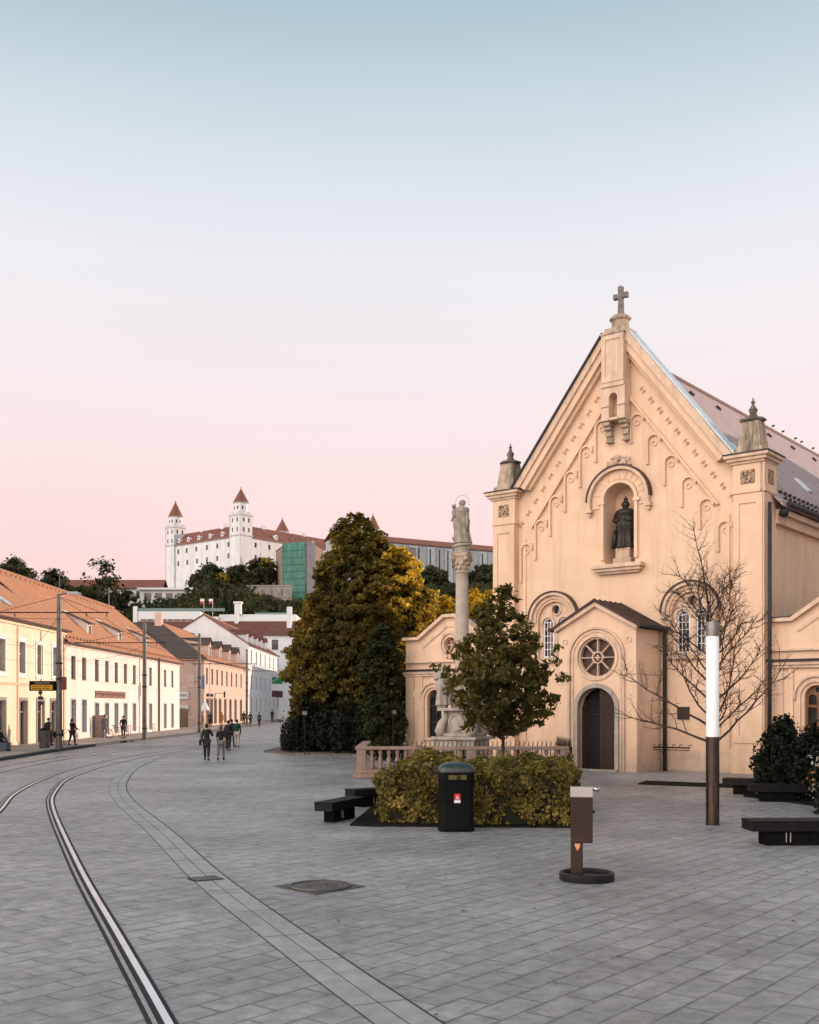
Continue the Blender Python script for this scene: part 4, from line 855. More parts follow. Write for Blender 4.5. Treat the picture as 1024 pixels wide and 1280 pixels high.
a = MB(); a.plate(circ(139.0-Y0+0,4.05,.42,20), [circ(139.0-Y0,4.05,.25,20)], -1.2, -1.1) ; a.plate(circ(139.0-Y0,4.05,.2,16), [], -1.19, -1.11); a.box(138.96-Y0,139.04-Y0,-1.1,-.002,4.2,4.26)
a.build('round_sign', BLACK, H3)
a = MB(); 
for y in (133.2,135.9): a.box(y-Y0-.7,y-Y0+.7,-.12,-.003,3.75,4.1)
a.build_each('shop_sign', BLACK, H3)
a = MB(); a.at(34.5-34.5+12.0,0,0); a.box(-.5,.5,8.0,8.9,13,15.2); a.at(); a.box(2.0,2.8,9.0,9.8,10.5,12.6); a.build_each('chimney', LITM, H3)
# house 4: white, gable towards us
Y0 = 167.0
px4 = [170.3,175.8,180.9,186.5,192.7,198.2]
wins = []
for z, h in ((9.2,2.1),(5.1,2.1),(1.4,2.2)): wins += [(y-Y0, z, 1.15, h, 'far', GREYF, GLASS, 'window') for y in px4]
H4 = house('white_house', 'white three-storey house with a blue-white gable wall and five dormers', (X3,Y0,.35), R(90), 204-Y0, 14.2, 12.1, 16.8, PALEB, TILE_R, wins)
for y in (171,176.5,182,187.5,193): dormer(H4, y-Y0, .7, 12.4, 1.5, 1.6, 0, 3.6, 14.2, PALEB, TILE_R, 'gable')
a = MB(); a.box(-.0,37,-.06,-.002,4.0,4.15); a.box(0,37,-.06,-.002,8.2,8.3); a.build('string_course', WHITE, H4)
# house 5 behind with long red roof
wins = [(x, z, 1.3, 2.0, 'far', GREYF, GLASS, 'window') for x in (3,7,11,15,19) for z in (2,6,10,13.6)]
H5 = house('white_house', 'white house with a long red roof closing the end of the street', (-56,212,.4), R(0), 46, 12, 16.6, 19.6, PALEB, TILE_R, [(x+22,z,w_,h,k,f,p,n) for (x,z,w_,h,k,f,p,n) in wins])
a = MB(); a.box(20,20.8,5.2,6,18,21.2); a.box(31,32,3,4,18,22.5); a.build_each('chimney', PALEB, H5)
# side street end and walls
t = thing('garden_wall', 'low dark gateway wall between the pale pink and mauve houses', 'wall', (-27.6,124,0), R(0))
a = MB(); a.box(-6,-.5,0,.4,0,2.6); a.build('wall', MAUVE, t); a = MB(); a.box(-.5,1.6,.05,.3,.0,2.3); a.build('gate', BEIGEF, t)
# long white modern building above the roofs
T = thing('modern_building', 'long white flat-roofed building with glass balustrade above the street roofs', 'building', (-78.5,300,8), R(0))
a = MB(); a.box(0,19,0,14,0,21.6); a.box(-.0,1.2,-.3,.0,0,23); a.build('wall', WHITE, T)
a = MB(); a.box(24,46,2,15,0,20.9); a.box(19,24,1,14,0,20.2); a.build('wall', WHITE, T)
a = MB(); a.box(2,17,-.12,-.01,17,19.4); a.build('window_band', GLASS, T)
a = MB()
for i in range(8): a.box(2.0+i*1.9,2.12+i*1.9,-.2,-.125,17,19.4)
a.build_each('mullion', WHITE, T)
a = MB(); a.box(1,26,.1,.16,21.65,22.5); a.build('glass_balustrade', mat('green_glass', (.14,.22,.22), (.11,.18,.18), rough=.2), T)
a = MB(); a.box(28.6,30.4,1,3,20.9,24.0); a.box(28.3,30.7,.8,3.2,24,24.5); a.build('chimney', WHITE, T)
a = MB(); a.box(34,43,4,6,20.9,21.6); a.build('roof_light', mat('green_glass', (.14,.22,.22)), T)
for x in (20.0, 22.5):
    f = thing('flag', 'small white and red flag on the modern building roof, ' + ('left' if x < 21 else 'right') + ' of the two', 'flag', (-78.5+x,300.5,28.3), 0, 'flags on the modern building')
    a = MB(); a.tube([(0,0,0),(0,0,5.0)], .08, 5); a.build('pole', WHITE, f)
    a = MB(); a.box(-1.1,-.08,-.03,.03,3.5,4.2); a.build('cloth', mat('flag_red', (.45,.08,.08)), f)
    a = MB(); a.box(-1.1,-.08,-.03,.03,4.2,4.9); a.build('cloth', WHITE, f)
# chimneys and antenna on B2's ridge
a = MB(); a.tube([(93.6-76.62,6,13),(93.6-76.62,6,14.5)], .05, 5); a.tube([(109.0-76.62,6,13),(109.0-76.62,6,14.9)], .07, 5); a.build_each('antenna', GALV, H2)

# unseen houses added right of the frame and behind the church to cast shade
def plain_block(label, loc, rz, Lx, D, eave, ridge):
    w_ = [(x, z, 1.1, 1.9, 'far', GREYF, GLASS, 'window') for x in np.arange(3, Lx-2, 4.2) for z in (1.5, 5.2, 8.9)]
    return house('shade_house', label, loc, rz, Lx, D, eave, ridge, PINKW, TILE_R, w_, group='added unseen houses that cast shade')
plain_block('tall unseen house added right of the frame to shade the square', (34,64,0), R(-90), 78, 14, 14, 19.5)
plain_block('lower unseen house added right of the frame beyond the church to block the sun', (34,88,0), R(-90), 23.5, 12, 9, 12)
plain_block('unseen house added behind the church to shade the plaza and lower big tree', (12,76,0), R(0), 21, 10, 7.5, 10.4)
plain_block('unseen house added across the far street to shade the white house front', (-4,228,0), R(-90), 42, 12, 11, 14.5)

# ============================================================ CASTLE
CW = mat('castle_white', (.70,.71,.73), (.62,.63,.65), scale=.3, rough=.9, stain=(.42,.42,.42), stain_scale=.12, stain_amt=.45)
CT = mat('castle_trim', (.50,.50,.50), (.42,.42,.42), scale=.4, rough=.9)
CR = mat('castle_roof', (.215,.085,.06), (.17,.07,.052), scale=.6, rough=.85, stain=(.13,.06,.05), stain_scale=.08, stain_amt=.6)
CA = thing('castle', 'white castle with red roofs and corner towers on the hilltop', 'castle', (-80.3,500,66), R(-39.32))
z0 = 66
def Z(z): return z - z0
a = MB(); LW, RW_ = 52.8, 104
ev = 83.7; rz_ = 90.2
lw = [(-46,76.8),(-39.5,76.8),(-32,76.8),(-24,76.8),(-16.3,76.8),(-8.2,76.8),(-46,70.8),(-39,70.8),(-31.5,70.8),(-24,70.8),(-16.3,70.8),(-8.2,71.3)]
lw2 = [(x, Z(z+2.2)) for x, z in lw]
a.plate(rect(-LW,0,-26,Z(ev)), [rect(x-.75,x+.75,z,z+2.3) for x, z in lw2], 0, .6)
a.box(-LW,-LW+.6,.6,13.5,-26,Z(ev)); a.box(-LW,0,13,13.5,-12,Z(ev))
a.M = Matrix(((0,1,0,0),(1,0,0,0),(0,0,1,0),(0,0,0,1)))
rw2 = [(y, Z(79.0)) for y in (10,19,28,37,46,55,64,73,82)] + [(y, Z(73)) for y in (10,19,28,37,46,55,64,73,82)]
a.plate(rect(.6,RW_,-12,Z(ev)), [rect(y-.75,y+.75,z,z+2.3) for y, z in rw2], -.6, .0); a.M = Matrix()
a.box(-13,-12.5,13.5,RW_,-12,Z(ev)); a.box(-13,-.6,RW_-.6,RW_,-12,Z(ev))
a.build('wall', CW, CA)
a = MB(); a.box(-LW-.2,.2,-.35,-.002,Z(ev)-.7,Z(ev)); a.box(.002,.35,0,RW_,Z(ev)-.7,Z(ev)); a.build('cornice', CT, CA)
e = .5; a = MB()
a.slab([(-LW-e,-e,Z(ev)-.2),(e,-e,Z(ev)-.2),(-6.5,6.7,Z(rz_)),(-LW+1,6.7,Z(rz_))], .3); a.slab([(e,-e,Z(ev)-.2),(e,RW_,Z(ev)-.2),(-6.5,RW_-5,Z(rz_)),(-6.5,6.7,Z(rz_))], .3)
a.slab([(-LW-e,14,Z(ev)-.2),(-13,14,Z(ev)-.2),(-6.5,6.7,Z(rz_)),(-LW+1,6.7,Z(rz_))], .3); a.slab([(-13.5,14,Z(ev)-.2),(-13.5,RW_,Z(ev)-.2),(-6.5,RW_-5,Z(rz_)),(-6.5,6.7,Z(rz_))], .3)
a.build('roof', CR, CA)
def cw(x, z, rz=0, y=0, name='window'):
    f = put_window(CA, x, z, 1.5, 2.3, 'far', GREYF, GLASS, name, y); f.rotation_euler = (0,0,rz); return f
for x, z in lw2: cw(x, z)
for y, z in rw2: f = cw(0, z, R(90)); f.location = (0, y, z)
def cdorm(px_, py_, rz, z):
    d = bpy.data.objects.new('dormer', None); COL.objects.link(d); d.parent = CA; d.location = (px_, py_, z); d.rotation_euler = (0,0,rz)
    a = MB(); a.plate(arch(0,0,1.4,.9,10), [arch(0,.45,1.3,.42,8)], -.3, 0); a.plate(arch(0,0,1.3,.8,10), [], 0, 2.2); a.build('dormer_front', WHITE, d)
    a = MB(); a.plate(arch(0,.4,1.3,.45,8), [], -.1, -.02); a.build('pane', GLASS, d)
for x in (-46.5,-39,-31,-22.5,-13.5,-4.6): cdorm(x, .9, 0, Z(ev)+.9)
for y in (5.5,24,37,50,62): cdorm(-.9, y, R(90), Z(ev)+.9)
a = MB(); a.box(-21,-18.5,6,8,Z(rz_)-1.5,Z(rz_)+2.0); a.box(-36,-34.5,6,7,Z(rz_)-1,Z(rz_)+.9); a.box(-7.5,-6,20,22,Z(rz_)-1,Z(rz_)+1.4); a.box(-7.5,-6,48,50,Z(rz_)-1,Z(rz_)+1.4); a.build_each('chimney', CW, CA)
def tower(cx, cy, s, zb, zc, zd, zt, r):
    t = bpy.data.objects.new('tower', None); COL.objects.link(t); t.parent = CA; t.location = (cx, cy, 0)
    a = MB(); h = s/2
    a.box(-h,h,-h,h,-12,Z(zb)); a.lathe([(r*1.0,Z(zc)-1.0),(r,Z(zd))], 16); a.build('tower_wall', CW, t)
    a = MB(); a.box(-h-.25,h+.25,-h-.25,h+.25,Z(ev)-.3,Z(ev)+.3); a.box(-h-.3,h+.3,-h-.3,h+.3,Z(zb),Z(zb)+.5)
    a.add([(-h-.2,-h-.2,Z(zb)+.5),(h+.2,-h-.2,Z(zb)+.5),(h+.2,h+.2,Z(zb)+.5),(-h-.2,h+.2,Z(zb)+.5),(-r*.75,-r*.75,Z(zb)+2.6),(r*.75,-r*.75,Z(zb)+2.6),(r*.75,r*.75,Z(zb)+2.6),(-r*.75,r*.75,Z(zb)+2.6)], [(0,1,5,4),(1,2,6,5),(2,3,7,6),(3,0,4,7),(4,5,6,7)])
    a.lathe([(r+.1,Z(zd)-.6),(r+.35,Z(zd)-.2),(r+.35,Z(zd))], 16)
    for q in (-1, 1): a.box(q*h-.25*(q>0)-.0,q*h+.25*(q<0),-h-.12,-h,-8,Z(zb))
    a.build('tower_trim', CT, t)
    a = MB(); a.lathe([(r+.5,Z(zd)),(.05,Z(zt))], 4 if 0 else 16); a.ball((0,0,Z(zt)+.2), .3, 6, 4); a.build('spire', CR, t)
    a = MB()
    for q in (-1.6, 1.6):
        for z in (zb-3.0, zb-7.6): a.box(q-.4,q+.4,-h-.08,-h+.1,Z(z),Z(z)+2.0); a.box(h-.1,h+.08,q-.4,q+.4,Z(z),Z(z)+2.0)
    for an in (-150,-110,-70,-30,10): a.at(r*cos(R(an)), r*sin(R(an)), 0, R(an)); a.box(-.06,.08,-.35,.35,Z(zd)-3.4,Z(zd)-2.0)
    a.at(); a.build_each('tower_window', GLASS, t)
tower(-2.0, 2.4, 7.6, 93.0, 94.5, 99.6, 106.5, 3.35)
tower(-51.5, 2.6, 7.0, 92.5, 94.0, 98.6, 106.3, 3.2)
tower(-4, 100, 8.0, 94, 95.5, 100, 108, 3.4)
tower(-40, 66, 8.0, 92, 93, 98, 105.0, 3.3)
# bastion with green scaffold netting
def XY(px, Y): return ((px-512)/1320*Y, Y)
BS = thing('bastion', 'round corner bastion wrapped in green scaffold netting below the castle', 'building', (-46,440,40))
fp = [(345,458),(354.5,441),(383,436.5),(393,438),(404,452),(404,470),(352,475)]
P_ = [(XY(*q)[0]+46, q[1]-440) for q in fp]
a = MB(); a.prism(P_, 0, 29.8); a.build('wall', mat('bastion_wall', (.26,.19,.16), (.20,.145,.12), scale=.5, rough=.95, stain=(.35,.3,.27), stain_amt=.6), BS)
def facing(mb, i, j, z0, z1, off, s0=0, s1=1):
    p, q = Vector(P_[i]), Vector(P_[j]); d = (q-p).normalized(); n = Vector((d.y, -d.x)); a0 = p+(q-p)*s0+n*off; a1 = p+(q-p)*s1+n*off; b1 = a1+n*.12; b0 = a0+n*.12
    mb.prism([tuple(a0),tuple(a1),tuple(b1),tuple(b0)], z0, z1)
a = MB(); facing(a, 1, 2, 4, 30.6, .55)
NET = mat('green_netting', (.065,.19,.15), (.05,.14,.115), scale=.35, rough=.8, stain=(.09,.27,.21), stain_scale=.5, stain_amt=.8)
a.build('netting', NET, BS)
a = MB(); facing(a, 2, 3, 6, 30.6, .5); facing(a, 1, 2, 14, 30.6, .45, 0.98, 1.0); a.build('netting', mat('grey_netting', (.33,.32,.34), (.27,.26,.28), scale=.5), BS)
a = MB()
for k in range(1, 9): facing(a, 1, 2, 4+k*2.9, 4.18+k*2.9, .70)
for s_ in (0, .98): facing(a, 1, 2, 4, 30.6, .71, s_, s_+.012)
a.build('scaffold', mat('scaffold_dark', (.05,.13,.11)), BS)
a = MB(); cx = sum(p[0] for p in P_)/7; cy = 12; n = len(P_); a.add([(p[0]*1.02,p[1]-.4,29.8) for p in P_]+[(cx-1,cy,36.0),(cx+4,cy,36.0)], [(i,(i+1)%n, n) for i in range(n)]); a.build('roof', CR, BS)
# long wing under scaffold sheets to the right
LG = thing('castle_wing', 'long grey sheeted castle wing with low red roof, right of the big tree', 'building', (-34,505,58), R(29.9))
a = MB(); a.box(0,100,0,14,-14,25.5); a.build('wall', mat('sheeted_wall', (.45,.47,.50), (.33,.35,.37), scale=.35, rough=.9, stain=(.2,.2,.21), stain_scale=.25, stain_amt=.7), LG)
a = MB(); a.slab([(-1,-.8,25.4),(101,-.8,25.4),(101,7,29.2),(-1,7,29.2)], .3); a.slab([(-1,14.8,25.4),(101,14.8,25.4),(101,7,29.2),(-1,7,29.2)], .3); a.build('roof', CR, LG)
rr = random.Random(5)
SH = [mat('sheet_a', (.52,.55,.57), (.42,.45,.47), scale=.4), mat('sheet_b', (.40,.43,.46), (.32,.34,.36), scale=.4)]
for i in range(14):
    a = MB(); x = 18+i*5.2; a.box(x+.15,x+4.9,-.45,-.3,-6+rr.uniform(0,3),24.6); a.build('scaffold_sheet', SH[i % 2], LG)
a = MB()
for x in (21,44,50.6,56,61,66.5,72,82): a.box(x,x+.7,-.6,-.46,4,23.5)
for x, z in ((23,18),(27,18),(31,18),(36,14),(60,10),(64,15),(78,14)): a.box(x,x+1.6,-.58,-.46,z,z+3.4)
a.build_each('window_opening', mat('opening_dark', (.06,.065,.07)), LG)
a = MB(); a.box(38.6,42.4,-1.0,-.62,-4,23.5); a.build('hoist_tower', mat('hoist_brown', (.17,.12,.10), (.30,.27,.25), scale=.8, detail=2), LG)
# low pavilions and terrace walls on the slope
PV = thing('pavilion', 'low white pavilion with open front on the slope left below the castle', 'pavilion', (-96,412,43))
a = MB(); a.box(-9,14,0,6,0,5.0); a.build('wall', WHITE, PV); a = MB(); a.box(-10,15,-1.5,7,5.0,5.8); a.build('flat_roof', WHITE, PV)
a = MB(); 
for i in range(5): a.box(-7.5+i*4.2,-4.8+i*4.2,-.1,-.01,.8,3.8)
a.build_each('window_opening', GLASS, PV)
PV2 = thing('long_low_house', 'long low house with dull red roof among the trees below the castle', 'house', (-140,425,45))
a = MB(); a.box(-4,40,0,8,-4,5.2); a.build('wall', PALEB, PV2); a = MB(); a.slab([(-5,-1,5.2),(41,-1,5.2),(41,4,9),(-5,4,9)], .3); a.slab([(-5,9,5.2),(41,9,5.2),(41,4,9),(-5,4,9)], .3); a.build('roof', CR, PV2)
a = MB(); 
for i in range(10): a.box(-2+i*4.0,-.6+i*4.0,-.1,-.01,1,4)
a.build_each('window_opening', GLASS, PV2)
for lab, x, y, z, w_, h in (('pale rampart wall below the castle trees, left of the bastion', -66, 430, 46, 18, 5.5), ('stone rampart wall stepping down beside the bastion', -62, 421, 41, 14, 5)):
    t = thing('rampart_wall', lab, 'wall', (x,y,z)); a = MB(); a.box(0,w_,0,1.5,-5,h); a.box(-.3,w_+.3,-.2,1.7,h,h+.5)
    for i in range(4): a.box(1+i*4,1.8+i*4,-.7,-.01,-5,h-1)
    a.build('wall', mat('rampart', (.34,.31,.28), (.24,.22,.20), scale=.5, rough=.95), t)
GH = thing('glass_house', 'pale blue glazed building peeping through the trees on the left slope', 'building', (-137,400,38))
a = MB(); a.box(0,14,0,6,0,6.5); a.build('wall', mat('pale_blue', (.34,.40,.44), (.28,.33,.37), scale=.4), GH); a = MB(); a.box(-.5,14.5,-.5,6.5,6.5,7); a.build('flat_roof', WHITE, GH)
a = MB()
for i in range(7): a.box(.5+i*2,1.9+i*2,-.08,-.01,1,5.5)
a.build_each('window_opening', GLASS, GH)
# ============================================================ TREES
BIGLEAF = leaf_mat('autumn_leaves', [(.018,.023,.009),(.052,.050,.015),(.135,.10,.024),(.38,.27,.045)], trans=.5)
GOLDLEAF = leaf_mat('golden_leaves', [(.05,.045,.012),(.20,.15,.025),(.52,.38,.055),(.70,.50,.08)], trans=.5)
SLIMLEAF = leaf_mat('slim_tree_leaves', [(.012,.016,.007),(.028,.032,.012),(.06,.06,.018)], trans=.3)
REDLEAF = leaf_mat('rust_leaves', [(.05,.028,.014),(.08,.04,.018),(.12,.06,.02)], trans=.35)
GREENLEAF = leaf_mat('green_leaves', [(.032,.033,.012),(.075,.068,.02),(.20,.15,.04)], trans=.45)
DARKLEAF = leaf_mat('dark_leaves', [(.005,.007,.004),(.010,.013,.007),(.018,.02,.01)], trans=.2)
HEDGELEAF = leaf_mat('hedge_leaves', [(.02,.022,.008),(.07,.062,.018),(.20,.15,.036),(.40,.29,.07)], trans=.25, pscale=1.6)
HILLLEAF = leaf_mat('hill_leaves', [(.022,.028,.015),(.038,.042,.02),(.065,.062,.026)], trans=.3, pscale=.05)
HILLSUN = leaf_mat('hill_sunlit_leaves', [(.08,.065,.018),(.26,.19,.03),(.5,.35,.05)], trans=.45, pscale=.2)  # gold tone paints the sunlight on two hill trees

def interp(prof, z):
    zs = [p[0] for p in prof]; return np.interp(z, zs, [p[1] for p in prof])
def crown_pts(rng, prof, n_clump, per, cr, shift=None, shell=.55, flat=.6, lump=.22, squash=1.0):
    """leaf positions clustered in clumps inside an uneven envelope; prof = [(z, r)] from bottom to top"""
    zs = np.linspace(prof[0][0], prof[-1][0], 400); rr_ = interp(prof, zs); wgt = rr_**1.4 + .06*rr_.max(); wgt /= wgt.sum()
    z = rng.choice(zs, n_clump, p=wgt); a = rng.uniform(0, 2*pi, n_clump); u = rng.uniform(0, 1, n_clump)**shell
    ph = rng.uniform(0, 6, 4); lum = 1 + lump*np.sin(3*a+ph[0]+z*.9) * .6 + lump*np.sin(5*a+ph[1]-z*1.7)*.5 + lump*.5*np.sin(z*2.9+ph[2]+a*2)
    r = interp(prof, z)*u*lum*.94; cx = r*np.cos(a); cy = r*np.sin(a)*squash
    if shift is not None: cx = cx + interp(shift, z)
    C = np.stack([cx, cy, z], 1); k = rng.poisson(per, n_clump).clip(5); idx = np.repeat(np.arange(n_clump), k)
    cs = cr*rng.uniform(.6, 1.4, n_clump)[idx][:,None]
    d = rng.normal(size=(len(idx),3)); d /= np.linalg.norm(d, axis=1)[:,None]; d *= (rng.uniform(0,1,len(idx))**.45)[:,None]
    P = C[idx] + d*cs*np.array([1,1,flat]); o = P - np.array([0,0,(prof[0][0]+prof[-1][0])/2]); o[:,2] *= .5
    if shift is not None: o[:,0] -= interp(shift, P[:,2])
    o /= np.linalg.norm(o, axis=1)[:,None]+1e-6
    return P, o, C
def tree(name, label, loc, prof, n_clump, per, cr, leaf, lm, trunk, seed=0, shift=None, group=None, cat='tree', shell=.55, limbs=26, flat=.6, squash=1.0, lump=.22, extra=None, elong=1.5):
    rng = np.random.default_rng(seed); t = thing(name, label, cat, loc, 0, group)
    P, o, C = crown_pts(rng, prof, n_clump, per, cr, shift, shell, flat, lump, squash)
    me = quads_mesh('crown', leaf_quads(P, leaf, rng, o, elong)); link('crown', me, lm, t)
    if extra:
        for (c, r, n, m_) in extra:
            d = rng.normal(size=(n,3)); d /= np.linalg.norm(d, axis=1)[:,None]; Q = np.array(c) + d*(rng.uniform(0,1,n)**.4)[:,None]*np.array(r)
            link('crown', quads_mesh('crown', leaf_quads(Q, leaf, rng, d, elong)), m_, t)
    h, r0, lean = trunk; a = MB(); sx = (lambda z: float(interp(shift, z))) if shift is not None else (lambda z: 0)
    tp = [(sx(z)*min(1, z/3)+lean*sin(z), lean*.6*sin(z*1.3), z) for z in np.linspace(-.1, h, 9)]
    a.tube(tp, [r0*1.35]+[r0*(1-.85*i/8) for i in range(1,9)], 10); a.build('trunk', BARK, t, smooth=True)
    a = MB(); pick = rng.choice(len(C), min(limbs, len(C)), replace=False)
    for i in pick:
        c = C[i]; zb = max(prof[0][0]*.7+.3, c[2]-np.hypot(c[0], c[1])*.75-.3); zb = min(zb, h*.95); s = Vector((sx(zb)*min(1, zb/3)+lean*sin(zb), lean*.6*sin(zb*1.3), zb)); e = Vector(c); m_ = (s+e)/2 + Vector((0,0,-.1*(e-s).length))
        rb = r0*.30*(1-.6*zb/h); a.tube([s, s.lerp(m_, .5)+Vector((0,0,.02)), m_, e], [rb, rb*.75, rb*.5, rb*.15], 5)
    a.build('limbs', BARK, t); return t
# the big autumn tree
BT = tree('large_tree', 'huge broad autumn tree in the middle, sunlit on its right side', (-3.05,62,0),
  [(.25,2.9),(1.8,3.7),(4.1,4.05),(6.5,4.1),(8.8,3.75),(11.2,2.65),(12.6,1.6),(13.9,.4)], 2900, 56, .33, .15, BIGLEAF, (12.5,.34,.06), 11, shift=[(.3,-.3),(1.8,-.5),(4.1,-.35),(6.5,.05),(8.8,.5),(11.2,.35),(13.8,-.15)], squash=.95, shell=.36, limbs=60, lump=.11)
tree('golden_tree', 'added golden-yellow tree standing in for the sunlit right side of the huge tree', (-.75,61.3,0), [(4.4,1.0),(6.2,2.2),(8.6,2.3),(10.4,1.7),(11.9,.5)], 420, 42, .36, .16, GOLDLEAF, (10.5,.2,.05), 19, shell=.4, limbs=30, lump=.16)  # tree added so its gold leaves paint the big tree's sunlit side
# dense darker tree in front of it
tree('slender_tree', 'narrow dark green tree squeezed between the big tree and the left chapel', (-1.35,51.2,0), [(.2,.75),(1.5,.95),(3.5,.95),(5.2,.8),(6.6,.3)], 330, 60, (.30), .13, SLIMLEAF, (6.2,.10,.03), 12, limbs=20, squash=.9)
tree('small_tree', 'small green tree standing behind the hedge in front of the church', (2.9,33,0),
  [(1.75,.6),(2.05,1.3),(2.6,1.7),(3.3,1.9),(4.1,1.65),(4.9,1.15),(5.6,.75),(6.3,.25)], 390, 33, .22, .11, GREENLEAF, (5.8,.065,.03), 13, shell=.5, limbs=70, lump=.3, flat=.7)
for k, (x, y, h, r) in enumerate(((2.4,68,9.4,2.3),(4.3,70,10.0,2.4),(5.9,73,10.3,2.4))):
    tree('golden_tree', ('golden-leaved tree seen just left of the statue column above the chapel roof','golden-leaved tree seen behind the column shaft above the chapel roof','golden-leaved tree seen between the statue column and the church wall')[k], (x,y,.3), [(2,r*.7),(4,r),(6.5,r*.9),(h-1.2,r*.6),(h,.2)], 380, 55, .4, .17, GOLDLEAF if k else GOLDLEAF, (h-1,.2,.08), 20+k, limbs=20, group='golden trees behind the left chapel')
# low shrubs and dark bed beneath the big tree
def bed(name, poly, z, m, kind='structure'):
    a = MB(); a.prism(poly, -.05, z); return tag(a.build(name, m, None, bevel=.01), kind=kind)
SOIL = mat('dark_soil', (.018,.015,.013), (.010,.009,.008), scale=6, bump=.6, rough=.95, spec=.05)
bed('planting_bed', [(-8.3,60),(-6.4,56.6),(-2,54.0),(-.3,53),(1.5,58),(1,68),(-5,70),(-8,66)], .10, mat('bed_gravel', (.16,.135,.12), (.07,.06,.055), scale=5, bump=.8, rough=.95))
def shrub(label, loc, r, h, n, leaf, lm, seed, name='shrub', group=None, spikes=False):
    rng = np.random.default_rng(seed); t = thing(name, label, 'shrub', loc, 0, group)
    P, o, C = crown_pts(rng, [(.02,r*.8),(h*.4,r),(h*.8,r*.7),(h,r*.15)], max(8, n//60), 60, r*.26, None, .45, 1.6, .3)
    link('foliage', quads_mesh('foliage', leaf_quads(P, leaf, rng, o)), lm, t)
    a = MB()
    for i in range(9): q = 2*pi*i/9; a.tube([(0,0,0),(r*.4*cos(q),r*.4*sin(q),h*.4),(r*.6*cos(q+.3),r*.6*sin(q+.3),h*.8)], [.03,.02,.006], 4)
    a.build('stems', BARK, t); return t
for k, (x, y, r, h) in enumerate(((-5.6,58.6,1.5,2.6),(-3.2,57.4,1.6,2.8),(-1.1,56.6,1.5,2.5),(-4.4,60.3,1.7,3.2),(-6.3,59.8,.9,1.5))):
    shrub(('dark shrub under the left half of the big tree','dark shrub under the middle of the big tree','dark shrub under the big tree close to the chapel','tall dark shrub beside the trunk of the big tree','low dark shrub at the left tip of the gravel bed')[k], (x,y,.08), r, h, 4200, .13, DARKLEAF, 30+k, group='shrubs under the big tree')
# bare tree
def bare_tree(label, loc, H, seed):
    r_ = random.Random(seed); t = thing('bare_tree', label, 'tree', loc)
    tr = MB(); br = MB(); tw = MB()
    tp = [Vector((.05*sin(z*2), .05*cos(z*1.7)-.05, z)) for z in np.linspace(0, H*.72, 10)]; tr.tube(tp, [.085*(1-.8*i/9)+.008 for i in range(10)], 8); tr.build('trunk', BARK, t, smooth=True)
    def grow(mb, p, d, ln, r0, up, n=6, wob=.16):
        pts = [p.copy()]; rad = [r0]
        for i in range(n):
            d = (d + Vector((r_.gauss(0,wob), r_.gauss(0,wob), r_.gauss(0,wob)+up))).normalized(); p = p + d*ln/n; pts.append(p.copy()); rad.append(r0*(1-.75*(i+1)/n))
        mb.tube(pts, rad, 5 if r0 > .008 else 3); return pts
    nb = 27
    for b in range(nb):
        f = b/(nb-1); z = 1.35 + f*(H*.72-1.6); az = b*2.4 + r_.uniform(-.3,.3); ln = (2.95 - 1.6*f)*r_.uniform(.85,1.15); s = Vector((0.03,0,z))
        el_ = R(22+40*f); d = Vector((cos(az)*cos(el_), sin(az)*cos(el_), sin(el_)))
        pts = grow(br, s, d, ln, .044*(1-.5*f), .07, 8, .12)
        for i in range(2, 9):
            for q in range(2 if i > 3 else 1):
                p = pts[i]; dd = (pts[i]-pts[i-1]).normalized(); sd_ = Vector((r_.gauss(0,1), r_.gauss(0,1), r_.gauss(.2,.6))).normalized(); d2 = (dd*.8 + sd_*.75).normalized()
                p2 = grow(tw, p, d2, r_.uniform(.5,1.15)*(1-.35*f), .014, .05, 5, .2)
                for j in range(1, 6):
                    for q2 in range(2): dd2 = (p2[j]-p2[j-1]).normalized(); d3 = (dd2*.7 + Vector((r_.gauss(0,.7), r_.gauss(0,.7), r_.gauss(.1,.5)))).normalized(); grow(tw, p2[j], d3, r_.uniform(.14,.40), .006, .04, 2, .2)
    top = grow(br, tp[-1], Vector((.05,0,1)), H*.28, .03, .1, 7, .12)
    for p in top[1:]:
        for q in range(4): p2 = grow(tw, p, Vector((r_.gauss(0,1), r_.gauss(0,1), .9)).normalized(), r_.uniform(.4,.9), .009, .05, 4, .2); [grow(tw, pp, Vector((r_.gauss(0,1), r_.gauss(0,1), .6)).normalized(), .25, .005, 0, 2) for pp in p2[1:]]
    br.build('branches', TWIG, t); tw.build('twigs', TWIG, t); return t
bare_tree('leafless young tree with fine twigs behind the white lamp', (9.12,32.2,0), 8.0, 6)
